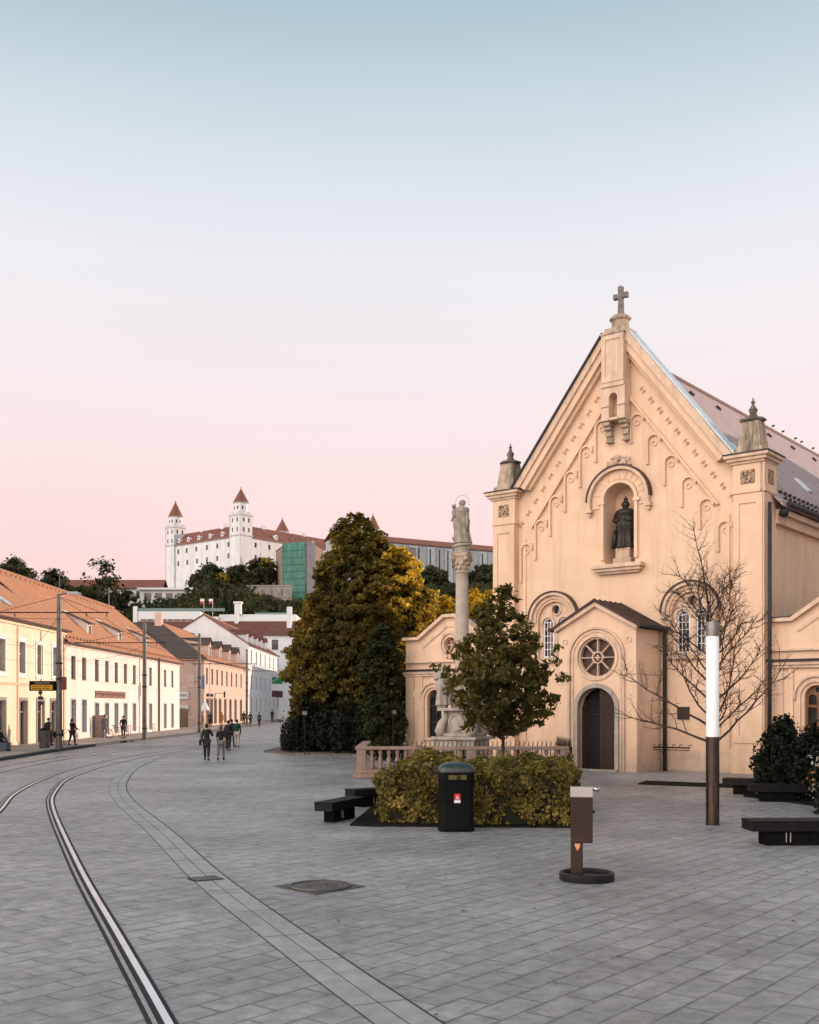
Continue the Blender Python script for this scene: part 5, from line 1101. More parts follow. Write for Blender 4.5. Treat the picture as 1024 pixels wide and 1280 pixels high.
# hedge with its soil bed
HX = [(-.62,23.2),(3.42,22.75),(4.25,27.4),(-.75,27.4)]
HD = thing('hedge', 'clipped yellow-green hedge behind the litter bin', 'hedge', (1.4,23,0))
rng = np.random.default_rng(5)
def hedge_pts(n):
    u = rng.uniform(0,1,n); v = rng.uniform(0,1,n); w_ = rng.uniform(0,1,n); face = rng.choice(5, n, p=[.36,.30,.12,.12,.10])
    u = np.where(face==2, .0+rng.uniform(0,.03,n), np.where(face==3, 1-rng.uniform(0,.03,n), u)); v = np.where(face==0, rng.uniform(0,.04,n), np.where(face==4, 1, v)); w_ = np.where(face==1, 1-rng.uniform(0,.06,n), w_)
    A,B,C,D = [np.array(p) for p in HX]; xy = (A[None]*(1-u)[:,None]+B[None]*u[:,None])*(1-v)[:,None] + (D[None]*(1-u)[:,None]+C[None]*u[:,None])*v[:,None]
    h = 1.27 + .09*np.sin(xy[:,0]*2.1+.5)+.07*np.sin(xy[:,1]*3.1+xy[:,0]*4.3) - .35*np.exp(-((xy[:,0]+.65)/.45)**2) - .22*np.exp(-((xy[:,0]-3.6)/.4)**2)
    z = .03 + w_*h; P = np.stack([xy[:,0]-1.4, xy[:,1]-23, z], 1)
    lump = .11*np.sin(P[:,0]*4.5+P[:,2]*4)+.08*np.sin(P[:,0]*9.7+P[:,2]*8+1)+.06*np.sin(P[:,2]*13+P[:,0]*3)+.05*np.sin(P[:,1]*9+P[:,0]*6)
    P[:,1] -= np.where(face==0, lump-.02, 0); P[:,2] += np.where(face==1, lump*.8, 0); P[:,0] += np.where(face==2, -lump-.05+.25*(.6-w_)**2, np.where(face==3, lump, 0))
    P += rng.normal(0,.028,(n,3)); o = np.zeros((n,3)); o[face==0,1]=-1; o[face==1,2]=1; o[face==2,0]=-1; o[face==3,0]=1; o[face==4,1]=1
    return P, o
P, o = hedge_pts(66000); gap = np.sin(P[:,0]*6.1+P[:,2]*3.3)+np.sin(P[:,0]*13.3-P[:,2]*9.1+2)+np.sin(P[:,2]*17+P[:,0]*4)*.7; keep = (P[:,2] > .0) & ((gap > -.9) | (rng.uniform(0,1,len(P)) < .18)) & (rng.uniform(0,1,len(P)) < .16+P[:,2]*.95); P, o = P[keep], o[keep]
link('foliage', quads_mesh('foliage', leaf_quads(P, .058, rng, o, 1.3)), HEDGELEAF, HD)
a = MB(); a.prism([(-1.85,.35),(1.85,-.05),(2.6,4.2),(-1.95,4.2)], .02, .95); a.build('branches', mat('hedge_core', (.012,.012,.007)), HD)  # solid near-black core filling the gaps between the hedge leaves
bed('soil_bed', [(-1.3,23.0),(-.9,22.85),(3.55,22.55),(4.5,27.6),(-.95,27.6)], .035, SOIL)
# shrubs at the right edge
bed('soil_bed', [(9.6,30.4),(11.0,26.2),(12.5,24.3),(18,23),(19,36),(12.5,37)], .035, SOIL)
bed('soil_bed', [(7.6,35.2),(11.6,32.9),(12.2,34.2),(8.2,36.6)], .03, SOIL)
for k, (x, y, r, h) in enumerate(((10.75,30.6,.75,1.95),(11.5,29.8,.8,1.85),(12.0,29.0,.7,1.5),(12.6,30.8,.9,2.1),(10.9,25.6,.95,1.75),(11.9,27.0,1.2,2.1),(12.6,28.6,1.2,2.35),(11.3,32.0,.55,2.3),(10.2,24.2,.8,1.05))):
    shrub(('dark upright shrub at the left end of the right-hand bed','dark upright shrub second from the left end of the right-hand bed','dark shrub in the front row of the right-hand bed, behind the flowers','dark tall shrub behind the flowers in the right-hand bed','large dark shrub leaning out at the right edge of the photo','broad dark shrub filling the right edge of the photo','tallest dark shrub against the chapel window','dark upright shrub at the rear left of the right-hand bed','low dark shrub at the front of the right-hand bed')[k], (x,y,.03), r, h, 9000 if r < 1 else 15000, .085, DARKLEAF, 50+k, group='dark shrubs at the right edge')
FL = thing('flower_clump', 'clump of pale grasses with a few orange and white flowers in the right-hand bed', 'flowers', (10.95,28.1,.03))
rng = np.random.default_rng(9); P = rng.normal(0,1,(500,3))*np.array([.16,.12,.12])+np.array([.1,0,.38]); link('leaves', quads_mesh('leaves', leaf_quads(P, .055, rng)), mat('silver_leaf', (.30,.29,.28), (.2,.2,.18)), FL)
for c, n_, zz in (((.55,.22,.05),70,.75),((.6,.55,.45),40,1.1)):
    P = rng.normal(0,1,(n_,3))*np.array([.13,.1,.16])+np.array([-.02,0,zz]); link('blossoms', quads_mesh('blossoms', leaf_quads(P, .06, rng)), mat('blossom_%d' % n_, c), FL)
a = MB()
for i in range(24): q = rng.uniform(0,2*pi); a.tube([(0,0,0),(.12*cos(q),.1*sin(q),.5),(.2*cos(q),.15*sin(q),1.0)], [.008,.006,.003], 3)
a.build('stems', BARK, FL)

# ---- hillside trees
def hill_proto(name, label, h, r, n_clump, per, leafs, lm, seed, loc, group, shell=.5, extra=None, low=.12):
    return tree(name, label, loc, [(h*low,r*.6),(h*.35,r),(h*.6,r*.95),(h*.85,r*.6),(h,r*.12)], n_clump, per, r*.24, leafs, lm, (h*.85,r*.05,.1), seed, None, group, 'tree', shell, 12, .8, extra=extra)
def on_hill(px, Y, dz=0): x, y = XY(px, Y); return (x, y, hz(x, y)+dz)
g1 = 'single trees on the castle hill'
hill_proto('hill_tree', 'rounded tree with right side painted sunlit before the castle wall, left of the corner tower', 16, 9, 170, 45, .95, HILLLEAF, 61, on_hill(262, 462, -1), g1, extra=[((6.0,-3,9.5),(3.6,4,3.2),420,HILLSUN)])
hill_proto('hill_tree', 'tall tree with top painted sunlit right of the castle corner tower', 19, 7.5, 160, 45, .9, HILLLEAF, 62, on_hill(326, 455, -1), g1, extra=[((2.5,-2,14.5),(3.6,4,3.2),300,HILLSUN)])
hill_proto('hill_tree', 'wide open-crowned tree against the sky left of the castle', 29, 10.5, 90, 34, .9, HILLLEAF, 63, on_hill(128, 395, 0), g1, shell=.6)
hill_proto('hill_tree', 'smaller loose tree against the sky, beside the open-crowned tree', 17, 7, 60, 28, .9, HILLLEAF, 64, on_hill(160, 400, 0), g1)
hill_proto('hill_tree', 'dark tree on the skyline above the roof at the left edge', 17, 9, 110, 40, .9, HILLLEAF, 65, on_hill(20, 380, 0), g1)
hill_proto('hill_tree', 'dark tree on the skyline between the left edge and the open-crowned tree', 19, 9, 110, 40, .9, HILLLEAF, 66, on_hill(65, 385, 0), g1)
hill_proto('hill_tree', 'dark tree in the gap between the two gold-touched trees', 13, 7, 120, 40, .9, HILLLEAF, 67, on_hill(297, 468, 0), g1)
hill_proto('hill_tree', 'dark tree against the scaffolded wing, left of the church wall', 13, 8, 150, 42, .9, HILLLEAF, 68, on_hill(607, 450, -1), g1)
hill_proto('hill_tree', 'dark tree against the scaffolded wing, between big tree and column', 12, 7, 150, 42, .9, HILLLEAF, 69, on_hill(540, 440, 0), g1)
# the wood on the slope: one mass
rng = np.random.default_rng(77); PP = []; OO = []
cnt = 0
while cnt < 560:
    x = rng.uniform(-200, 60); y = rng.uniform(262, 462)
    px_ = 512+1320*x/y
    if px_ < -60 or px_ > 700: continue
    if y > 425 and 195 < px_ < 425: continue          # clearings below the castle
    if 345 < px_ < 400 and y > 405: continue
    if 110 < px_ < 245 and 398 < y < 435: continue
    if y < 322 and 150 < px_ < 400: continue
    z = hz(x, y); h = rng.uniform(9, 14); r = rng.uniform(5, 8); top = 883-1320*(z+h-2.6)/y
    if px_ < 80: lim = 722
    elif px_ < 200: lim = 727
    elif px_ < 345: lim = 742 if px_ > 305 or px_ < 235 else 724
    elif px_ < 430: lim = 746
    else: lim = 728
    if top < lim: h -= (lim-top)*y/1320; 
    if h < 4: continue
    d = rng.normal(size=(430,3)); d /= np.linalg.norm(d, axis=1)[:,None]; d[:,2] = np.abs(d[:,2])*1.0-.15
    q = np.array([x,y,z+h*.35]) + d*(rng.uniform(.6,1,430)[:,None])*np.array([r,r,h*.65])*(1+.18*np.sin(d[:,0:1]*9+d[:,2:3]*7+x))
    PP.append(q); OO.append(d); cnt += 1
P = np.concatenate(PP); o = np.concatenate(OO)
wd = link('woodland', quads_mesh('woodland', leaf_quads(P, 1.05, rng, o, 1.3)), HILLLEAF, None); tag(wd, 'dark wood covering the castle hill slope', None, None, 'stuff')

# ============================================================ STREET FURNITURE
# cylindrical lamp
t = thing('street_lamp', 'cylindrical lamp, tall white tube on brown steel post, in front of the bare tree', 'lamp', (6.66,23.2,0))
a = MB(); a.lathe([(.155,0),(.155,.02),(.145,.03),(.145,1.9),(.15,1.9),(.15,1.93),(.13,1.93)], 32); a.box(-.04,.04,-.152,-.14,.5,.9); a.build('post', mat('brown_steel', (.085,.06,.05), (.06,.043,.037), rough=.35, metal=.8, scale=2), t, auto=40)
a = MB(); a.lathe([(.135,1.93),(.14,1.95),(.14,4.12),(.135,4.14)], 32); a.build('diffuser', mat('white_tube', (.85,.86,.87), (.80,.81,.82), rough=.3, spec=.5, emit=.12), t, auto=40)
a = MB(); a.lathe([(.145,4.14),(.145,4.42),(.13,4.46),(.02,4.47)], 32); a.ring((0,0,4.3), .147, .006, n=32, m=4); a.build('cap', mat('grey_cap', (.22,.20,.19), (.16,.15,.145), rough=.4, metal=.6), t, auto=40)
# litter bin
def rrect(w_, d_, r, n=6):
    p = []
    for cx, cy, a0 in ((w_/2-r,d_/2-r,0),(-w_/2+r,d_/2-r,90),(-w_/2+r,-d_/2+r,180),(w_/2-r,-d_/2+r,270)):
        for i in range(n+1): q = R(a0+90*i/n); p.append((cx+r*cos(q), cy+r*sin(q)))
    return p
def loft(mb, secs):
    """secs: list of (polygon, z)"""
    n = len(secs[0][0]); vs = [(x,y,z) for pl, z in secs for x, y in pl]; fs = [tuple(reversed(range(n))), tuple(range((len(secs)-1)*n, len(secs)*n))]
    for i in range(len(secs)-1):
        for j in range(n): fs.append((i*n+j, i*n+(j+1)%n, (i+1)*n+(j+1)%n, (i+1)*n+j))
    mb.add(vs, fs)
t = thing('litter_bin', 'black litter bin with domed green-tinged hood and small red sticker, before the hedge', 'bin', (.97,22.15,0), R(4))
a = MB(); loft(a, [(rrect(.72,.58,.12),0),(rrect(.74,.60,.12),.02),(rrect(.74,.60,.12),.10),(rrect(.70,.56,.12),.11),(rrect(.70,.56,.12),1.02),(rrect(.72,.58,.12),1.04),(rrect(.72,.58,.12),1.24)]); a.build('body', mat('bin_plastic', (.006,.0075,.0075), (.004,.005,.005), rough=.55, scale=3, spec=.1), t, auto=40)
a = MB(); s_ = [(rrect(.75,.61,.13),1.23)]
for q in (0,15,30,45,60,75,86): c_ = cos(R(q)); s_.append((rrect(.75*(.35+.65*c_),.61*(.35+.65*c_),.13*(.35+.65*c_)*.99),1.26+.17*sin(R(q))))
loft(a, s_); a.build('hood', mat('bin_hood', (.02,.032,.032), (.013,.02,.02), rough=.3, spec=.6), t, auto=50)
a = MB(); a.plate(rect(-.22,.22,1.06,1.2), [rect(-.19,.19,1.08,1.18)], -.305, -.285); a.build('opening_frame', BLACK, t)
a = MB(); a.plate(rect(-.19,.19,1.08,1.18), [], -.30, -.292); a.build('opening', mat('bin_slot', (.10,.085,.02), (.02,.02,.01), scale=9, noise_lo=.45, noise_hi=.55), t)
a = MB(); a.box(-.065,.065,-.292,-.2805,.60,.79); ST = a.build('sticker', mat('sticker_red', (.55,.03,.035), (.5,.025,.03), rough=.5), t)
a = MB(); a.box(-.065,.065,-.2945,-.2925,.60,.655); a.plate([(-.04,.68),(.04,.68),(0,.76)], [[(-.02,.69),(.02,.69),(0,.735)]], -.2945, -.2925); a.build('emblem', WHITE, ST)
# drinking fountain post
BST = mat('fountain_steel', (.052,.031,.025), (.034,.022,.018), rough=.42, metal=.6, scale=2.5, stain=(.05,.035,.03), stain_amt=.6)
t = thing('drinking_fountain', 'brown steel drinking fountain post standing on a round basin', 'fountain', (2.52,15.85,0), R(-8))
a = MB(); a.box(-.10,.08,-.09,.09,.03,.78); a.box(-.10,.225,-.1,.1,.56,1.24); a.build('post', BST, t, bevel=.012)
a = MB(); a.box(-.105,.23,-.105,.105,1.24,1.39); a.build('top_plate', mat('fountain_top', (.45,.42,.41), (.38,.35,.34), rough=.35, metal=.6), t, bevel=.01)
a = MB(); a.tube([(.22,0,1.36),(.33,0,1.36)], .035, 10); a.tube([(.30,0,1.36),(.30,0,1.31)], .02, 8); a.build('spout', mat('chrome', (.65,.65,.65), rough=.15, metal=1.0), t, smooth=True)
a = MB(); a.tube([(.225,0,1.02),(.26,0,1.02)], .02, 8); a.build('button', DGUT, t)
a = MB(); a.at(.14,.02,0); a.lathe([(.40,0),(.41,.02),(.41,.105),(.395,.12),(.36,.12),(.35,.105),(.35,.06),(.05,.055)], 40); a.build('basin', mat('basin_iron', (.015,.013,.012), (.009,.008,.008), rough=.5, scale=8), t, auto=40)
a = MB(); a.plate([(-.04,.52),(0,.44),(.04,.52),(.03,.56),(0,.545),(-.03,.56)], [], -.098, -.0905); a.build('heart_reflection', mat('warm_reflection', (.85,.38,.20), rough=.25, metal=.8), t)  # warm heart-shaped reflection built as a small coppery plate
# benches
BT_ = mat('bench_slats', (.012,.0115,.0115), (.007,.007,.007), scale=5, rough=.55, spec=.12)
BL_ = mat('bench_base', (.008,.008,.008), (.005,.005,.005), scale=4, rough=.85, spec=.05)
def bench(label, loc, rz, Ln=1.8, W_=.5):
    t = thing('bench', label, 'bench', loc, rz, 'dark block benches on the plaza')
    a = MB()
    for i in range(4): w_ = W_/4; a.box(-Ln/2, Ln/2, -W_/2+i*w_+.006, -W_/2+(i+1)*w_-.006, .44, .47)
    a.box(-Ln/2+.01, Ln/2-.01, -W_/2+.008, W_/2-.008, .27, .439); a.build('seat', BT_, t, bevel=.006)
    a = MB(); a.box(-Ln/2+.30, Ln/2-.30, -W_/2+.10, W_/2-.10, 0, .27); a.build('base', BL_, t, bevel=.006)
    a = MB()
    for q in (-.04, .04): a.box(-Ln/2+.72+q-.008, -Ln/2+.72+q+.008, -W_/2+.085, -W_/2+.098, .06, .24)
    a.build('metal_strips', mat('pale_strip', (.5,.45,.4), rough=.4, metal=.5), t); return t
bench('dark bench end-on at the left of the hedge, nearest the track', (-1.60,24.2,0), R(68), 1.7, .46)
bench('dark bench half hidden behind the left end of the hedge', (-.95,27.6,0), R(38), 1.5, .46)
bench('largest dark bench, cut off by the right edge of the photo', (7.65,19.95,0), R(2), 2.6, .6)
bench('dark bench beneath the shrubs, farther from the lamp of the pair', (10.0,31.2,0), R(150), 1.4, .5)
bench('dark bench beneath the shrubs, nearer to us of the pair', (10.05,28.9,0), R(172), 1.5, .5)

# tram poles on the left pavement
def pole(label, loc, h, arm, lamp=False, signs=None):
    t = thing('tram_pole', label, 'pole', loc, 0, 'tram wire poles along the kerb')
    a = MB(); a.lathe([(.22,0),(.22,.12),(.175,.15),(.16,h*.5),(.12,h)], 14); a.build('mast', GALV, t, auto=50)
    l, r, z = arm; a = MB(); a.tube([(-l,0,z),(r,0,z)], .034, 6); a.tube([(0,0,z+.9),(r*.8,0,z+.05)], .018, 4); a.tube([(0,0,z+.9),(-l*.8,0,z+.05)], .018, 4)
    for x in (-l*.6, r*.55, r*.95): a.tube([(x,0,z-.02),(x,0,z-.25)], .03, 5)
    a.build('cross_arm', IRON, t)
    for z_ in (.8, h*.45, h*.55): a = MB(); a.lathe([(.20,z_),(.20,z_+.08)], 14); a.build('clamp', IRON, t)
    if lamp:
        a = MB(); a.tube([(0,0,h-.1),(.25,0,h+.02),(.5,0,h+.05)], .04, 6); a.build('lamp_arm', GALV, t); a = MB(); loft(a, [([(p[0]+.85,p[1]) for p in rrect(.75,.26,.08)],h-.02),([(p[0]+.85,p[1]) for p in rrect(.8,.28,.08)],h+.05),([(p[0]+.8,p[1]) for p in rrect(.5,.2,.08)],h+.13)]); a.build('lamp_head', mat('lamp_grey', (.42,.43,.45), rough=.4), t)
    return t
PL = [(-19.95,60.1,.145,8.85),(-19.55,77.9,.145,8.6),(-20.0,100.5,.145,9.4),(-21.1,137.0,.2,9.8)]
pole('nearest grey tram pole at the left, carrying a lamp and the timetable sign', PL[0][:3], PL[0][3], (4.2,2.85,7.8), True)
pole('second grey tram pole, in front of the pale pink house', PL[1][:3], PL[1][3], (5.6,1.6,7.15))
pole('third grey tram pole, with a blue vertical sign, before the mauve house', PL[2][:3], PL[2][3], (.8,5.5,6.5))
pole('farthest grey tram pole, at the corner of the white house', PL[3][:3], PL[3][3], (.5,6.5,7.0))
# electronic timetable on the first pole
t = thing('timetable_display', 'black electronic timetable box with amber rows, hung on the nearest tram pole', 'display', (-19.95,60.0,4.1), R(0))
a = MB(); a.box(-1.62,-.14,-.13,.13,-.62,-.06); a.box(-.2,-.1,-.05,.05,-.5,-.15); a.build('housing', BLACK, t, bevel=.01)
a = MB(); a.box(-1.52,-.3,-.14,-.131,-.56,-.28); sc_ = a.build('screen', mat('amber_screen', (.55,.28,.02), (.42,.2,.01), scale=5, emit=.25), t)
a = MB(); rr = random.Random(8)
for row in range(2):
    x = -1.46
    while x < -.4: w_ = rr.uniform(.05,.16); a.box(x, min(x+w_,-.36), -.146, -.1405, -.52+row*.12, -.46+row*.12); x += w_+.035
a.build('text_rows', mat('amber_dark', (.10,.05,.01)), sc_)
a = MB(); x = -1.3
while x < -.5: w_ = rr.uniform(.04,.1); a.box(x, x+w_, -.1385, -.131, -.20, -.15); x += w_+.03
a.build('title_text', mat('grey_text', (.30,.31,.30)), t)
t = thing('stop_sign_plate', 'dark red square plate on the right side of the nearest tram pole', 'sign', (-19.95,60.0,4.2)); a = MB(); a.box(.16,.46,-.03,.03,-.66,.08); a.build('plate', mat('dull_red', (.17,.05,.05), (.13,.04,.04)), t); a = MB(); a.box(.0,.16,-.02,.02,-.2,-.15); a.build('bracket', IRON, t)
t = thing('direction_signs', 'three small black direction plates below the left end of the timetable', 'sign', (-24.94,71.4,2.75)); 
for i in range(3): a = MB(); a.box(-.02,.03,-.42 if i else -.25,.42 if i else .25,.68-i*.36,.88-i*.36); a.build('plate', BLACK, t)
a = MB(); a.box(-.04,-.02,-.02,.02,-.1,.9); a.build('bracket', IRON, t)
# signs at pole 3
t = thing('vertical_sign', 'blue and white vertical sign on the third tram pole', 'sign', (-19.8,100.3,3.6)); a = MB(); a.box(0,.35,-.03,.03,.6,2.0); a.build('plate', mat('sign_bluegrey', (.32,.36,.42), (.26,.30,.36)), t)
a = MB()
for i in range(7): a.box(.08,.27,-.04,-.031,.7+i*.17,.80+i*.17)
a.build('lettering', mat('sign_blue', (.03,.06,.14)), t)
t = thing('lightbox_sign', 'pale rectangular light box beside the third tram pole', 'sign', (-20.9,100.3,4.0)); a = MB(); a.box(-.25,.45,-.08,.08,.4,1.6); a.build('box', mat('pale_box', (.55,.42,.37), (.5,.38,.33)), t); a = MB(); a.box(.45,.85,-.02,.02,.9,.95); a.build('bracket', IRON, t)
for i, (z, lab) in enumerate(((2.75,'upper white wall sign on the mauve side wall'),(2.0,'lower white wall sign on the mauve side wall'))):
    t = thing('wall_sign', lab, 'sign', (-31.0+.2,130.9,z+.9*(1-i)-.15), 0, 'white signs on the mauve side wall'); a = MB(); a.box(0,3.4,-.06,.04,0,.9); a.build('board', mat('sign_white', (.55,.54,.55), (.5,.49,.5)), t)
    a = MB(); rr = random.Random(i); x = .3
    while x < 3.0: w_ = rr.uniform(.12,.3); a.box(x,x+w_,-.07,-.061,.32,.6); x += w_+.08
    a.build('lettering', mat('sign_grey_text', (.25,.24,.25)), t)
t = thing('flag', 'green, white and dark banner hanging over the street from the white house', 'flag', (-24.5,186,6.5)); a = MB(); a.tube([(-1,0,-.5),(1.8,0,1.4)], .05, 5); a.build('pole', WHITE, t)
for z0_, z1_, m_ in ((0,1.2,mat('flag_green', (.02,.22,.13))),(-1.2,0,WHITE),(-2.2,-1.2,mat('flag_dark', (.10,.04,.07)))):
    a = MB(); a.add([(.2,0,z0_),(2.1,.1,z0_-.2),(2.2,.1,z1_),(.3,0,z1_+.1),(.2,.05,z0_),(2.1,.15,z0_-.2),(2.2,.15,z1_),(.3,.05,z1_+.1)], [(0,1,2,3),(7,6,5,4),(0,4,5,1),(1,5,6,2),(2,6,7,3),(3,7,4,0)]); a.build('cloth', m_, t)
# overhead wires
WM = mat('wire', (.02,.02,.02), rough=.6)
def wire(label, pts, r=.014):
    a = MB(); out = []
    for p, q in zip(pts, pts[1:]):
        for i in range(6): f = i/6; v = Vector(p).lerp(Vector(q), f); v.z -= 4*f*(1-f)*.25; out.append(v)
    out.append(Vector(pts[-1])); p0 = Vector(pts[0]); a.tube([v-p0 for v in out], r, 4); o = a.build('overhead_wire', WM); o.location = p0; return tag(o, label, 'wire', 'overhead tram wires')
wire('lower overhead wire running from the left edge past all the tram poles', [(-24,44,6.9),(-17.3,60,7.6),(-18,78,6.9),(-14.7,100.5,6.3),(-14.8,137,6.8),(-18,180,7)])
wire('overhead wire slanting down from the nearest pole toward the second pole', [(-19.9,60.1,8.8),(-19.6,77.9,7.3),(-20,100.5,7.2)])
wire('overhead wire rising from the left house wall to the nearest pole', [(-25,70,6.6),(-19.9,60.1,7.9)])
wire('overhead wire from the second pole arm to the third pole', [(-25,84,6.4),(-19.6,77.9,7.1),(-20,100.5,8.2)])
# bicycle racks, small bins, street boxes
for i, y in enumerate((89.0, 94.5, 97.5)):
    t = thing('bike_hoop', ('steel bicycle hoop beside the parked bicycle','steel bicycle hoop between the walker and the second pole','steel bicycle hoop just left of the second pole')[i], 'bike rack', (-23.6,y,.145), 0, 'bicycle hoops on the pavement'); a = MB(); a.tube([(0,-.4,0),(0,-.4,.75),(0,-.3,.85),(0,.3,.85),(0,.4,.75),(0,.4,0)], .03, 6); a.build('hoop', GALV, t)
t = thing('utility_box', 'beige utility box against the wall of the pale pink house', 'box', (-24.5,83.9,.145)); a = MB(); a.box(-.4,.35,-.35,.35,0,1.7); a.box(-.43,.38,-.38,.38,1.7,1.76); a.build('cabinet', mat('beige_box', (.42,.33,.28)), t, bevel=.01); a = MB(); a.box(.351,.36,-.02,.0,.3,1.5); a.build('handle', IRON, t)
t = thing('litter_bin', 'slim grey litter bin on the pavement just left of the nearest tram pole', 'bin', (-21.6,62.5,.145)); a = MB(); a.lathe([(.28,0),(.3,.05),(.3,1.0),(.27,1.05)], 14); a.build('body', GALV, t); a = MB(); a.lathe([(.31,1.05),(.31,1.1),(.1,1.2)], 14); a.build('lid', BLACK, t)
# small sign post under the big tree
t = thing('sign_post', 'thin post with a small square sign under the left edge of the big tree', 'sign', (-5.55,55.8,.0)); a = MB(); a.tube([(0,0,0),(0,0,2.2)], .025, 6); a.build('post', IRON, t); a = MB(); a.box(-.12,.12,-.02,.02,2.15,2.34); a.build('plate', mat('sign_cream', (.20,.17,.12)), t)
t = thing('sign_post', 'thin pale pole at the edge of the left chapel beneath the slender tree', 'sign', (-.75,49.0,0)); a = MB(); a.tube([(0,0,0),(0,0,2.4)], .03, 6); a.build('post', IRON, t); a = MB(); a.box(-.06,.12,-.02,.02,2.25,2.42); a.build('plate', mat('sign_grey', (.14,.13,.12)), t)
t = thing('kiosk', 'reddish brown advertising column under the left side of the big tree', 'kiosk', (-7.6,82,0)); a = MB(); a.lathe([(.75,0),(.8,.1),(.8,2.3),(.9,2.35),(.9,2.5),(.3,2.9)], 16); a.build('drum', mat('kiosk_red', (.20,.08,.06), (.14,.06,.05)), t); a = MB(); a.lathe([(.82,.6),(.82,1.9)], 16); a.build('poster_band', mat('kiosk_band', (.28,.17,.14)), t)

# ============================================================ PEOPLE
def skinned(name, pts, edges, radii, material, parent, sub=1, sy=None):
    me = bpy.data.meshes.new(name+'_cage'); me.from_pydata(pts, edges, []); o = bpy.data.objects.new(name+'_cage', me); COL.objects.link(o)
    s = o.modifiers.new('skin', 'SKIN'); s.use_smooth_shade = True; s.branch_smoothing = .4
    dat = me.skin_vertices[0].data
    for i, r in enumerate(radii):
        dat[i].radius = r if hasattr(r, '__len__') else (r, r); dat[i].use_root = (i == 0)
    u = o.modifiers.new('sub', 'SUBSURF'); u.levels = sub; u.render_levels = sub
    dg = bpy.context.evaluated_depsgraph_get(); dg.update(); m2 = bpy.data.meshes.new_from_object(o.evaluated_get(dg)); bpy.data.objects.remove(o); bpy.data.meshes.remove(me)
    m2.name = name; m2.materials.clear(); return link(name, m2, material, parent, True)
SKIN = mat('skin', (.42,.25,.18), (.36,.21,.15), rough=.6)
def person(label, loc, rz, h=1.74, top=(.02,.02,.022), legs=(.02,.02,.025), hair=(.03,.02,.015), step=.18, arms=((.06,.0),(.06,.0)), style='jacket', hairlen=.0, bag=None, raise_r=False, seat=False, group='people walking along the street', bare_arms=False, pushing=False):
    k = h/1.75; t = thing('person', label, 'person', loc, rz, group)
    def S_(p): return (p[0]*k, p[1]*k, p[2]*k)
    dz = -.42 if seat else 0
    pel = (0,0,.95+dz); J = {'pel':pel,'sp':(0,-.01,1.14+dz),'ch':(0,0,1.33+dz),'nb':(0,.0,1.47+dz),'nk':(0,-.01,1.54+dz),'hd':(0,-.02,1.63+dz),'ht':(0,-.01,1.71+dz),'ns':(0,-.10,1.62+dz)}
    E = [('pel','sp'),('sp','ch'),('ch','nb'),('nb','nk'),('nk','hd'),('hd','ht'),('hd','ns')]; RD = {'pel':.13,'sp':.115,'ch':.135,'nb':.075,'nk':.055,'hd':.088,'ht':.06,'ns':.022}
    for s, sd_ in ((1,'L'),(-1,'R')):
        f = step*s
        if seat: hip, kn, an, to = (.10*s,-.02,.90+dz),(.12*s,-.43,.50),(.12*s,-.45,.09),(.12*s,-.62,.03)
        else: hip, kn, an, to = (.09*s,0,.90),(.10*s,-f*.55-.03,.50),(.10*s,-f+(.06 if f < 0 else 0),.09+(.05 if f < 0 else 0)),(.11*s,-f-.15,.03+(.01 if f < 0 else 0))
        J.update({'hip'+sd_:hip,'kn'+sd_:kn,'an'+sd_:an,'to'+sd_:to}); RD.update({'hip'+sd_:.095,'kn'+sd_:.062,'an'+sd_:.042,'to'+sd_:.036}); E += [('pel','hip'+sd_),('hip'+sd_,'kn'+sd_),('kn'+sd_,'an'+sd_),('an'+sd_,'to'+sd_)]
        sh = (.17*s,.0,1.42+dz); af = -f*.8
        if raise_r and s < 0: el_, wr = (.27*s,-.12,1.16+dz),(.20*s,-.30,1.36+dz)
        elif pushing or seat: el_, wr = (.25*s,-.10,1.15+dz),(.20*s,-.36,1.05+dz)
        else: el_, wr = (.215*s,-af*.35+.03,1.13+dz),(.21*s,-af*1.0-.06,.88+dz)
        J.update({'sh'+sd_:sh,'el'+sd_:el_,'wr'+sd_:wr}); RD.update({'sh'+sd_:.056,'el'+sd_:.038,'wr'+sd_:.025}); E += [('nb','sh'+sd_),('sh'+sd_,'el'+sd_),('el'+sd_,'wr'+sd_)]
        d = (Vector(wr)-Vector(el_)).normalized(); pm = Vector(wr)+d*.06; J['pm'+sd_] = tuple(pm); RD['pm'+sd_] = (.035,.02); E.append(('wr'+sd_,'pm'+sd_))
        sd2 = d.cross(Vector((1,0,0))).normalized()
        for i, (o_, ln) in enumerate(((-.028,.075),(-.010,.085),(.010,.08),(.028,.065))):
            m_ = pm+sd2*o_+d*ln*.5; e_ = pm+sd2*o_*1.1+d*ln+Vector((-.02*s,0,0)); J['f%d'%i+sd_] = tuple(m_); J['g%d'%i+sd_] = tuple(e_); RD['f%d'%i+sd_] = .009; RD['g%d'%i+sd_] = .008; E += [('pm'+sd_,'f%d'%i+sd_),('f%d'%i+sd_,'g%d'%i+sd_)]
        th = Vector(wr)+d*.03+sd2*-.045; J['th'+sd_] = tuple(th); RD['th'+sd_] = .011; E.append(('wr'+sd_,'th'+sd_)); J['tt'+sd_] = tuple(th+d*.03); RD['tt'+sd_] = .009; E.append(('th'+sd_,'tt'+sd_))
    ks = list(J); ix = {q: i for i, q in enumerate(ks)}
    def rs_(q, g=1, add_=0): r = RD[q]; r = r if hasattr(r, '__len__') else (r, r); return ((r[0]*g+add_)*k, (r[1]*g+add_)*k)
    skinned('body', [S_(J[q]) for q in ks], [(ix[a_], ix[b_]) for a_, b_ in E], [rs_(q) for q in ks], SKIN, t)
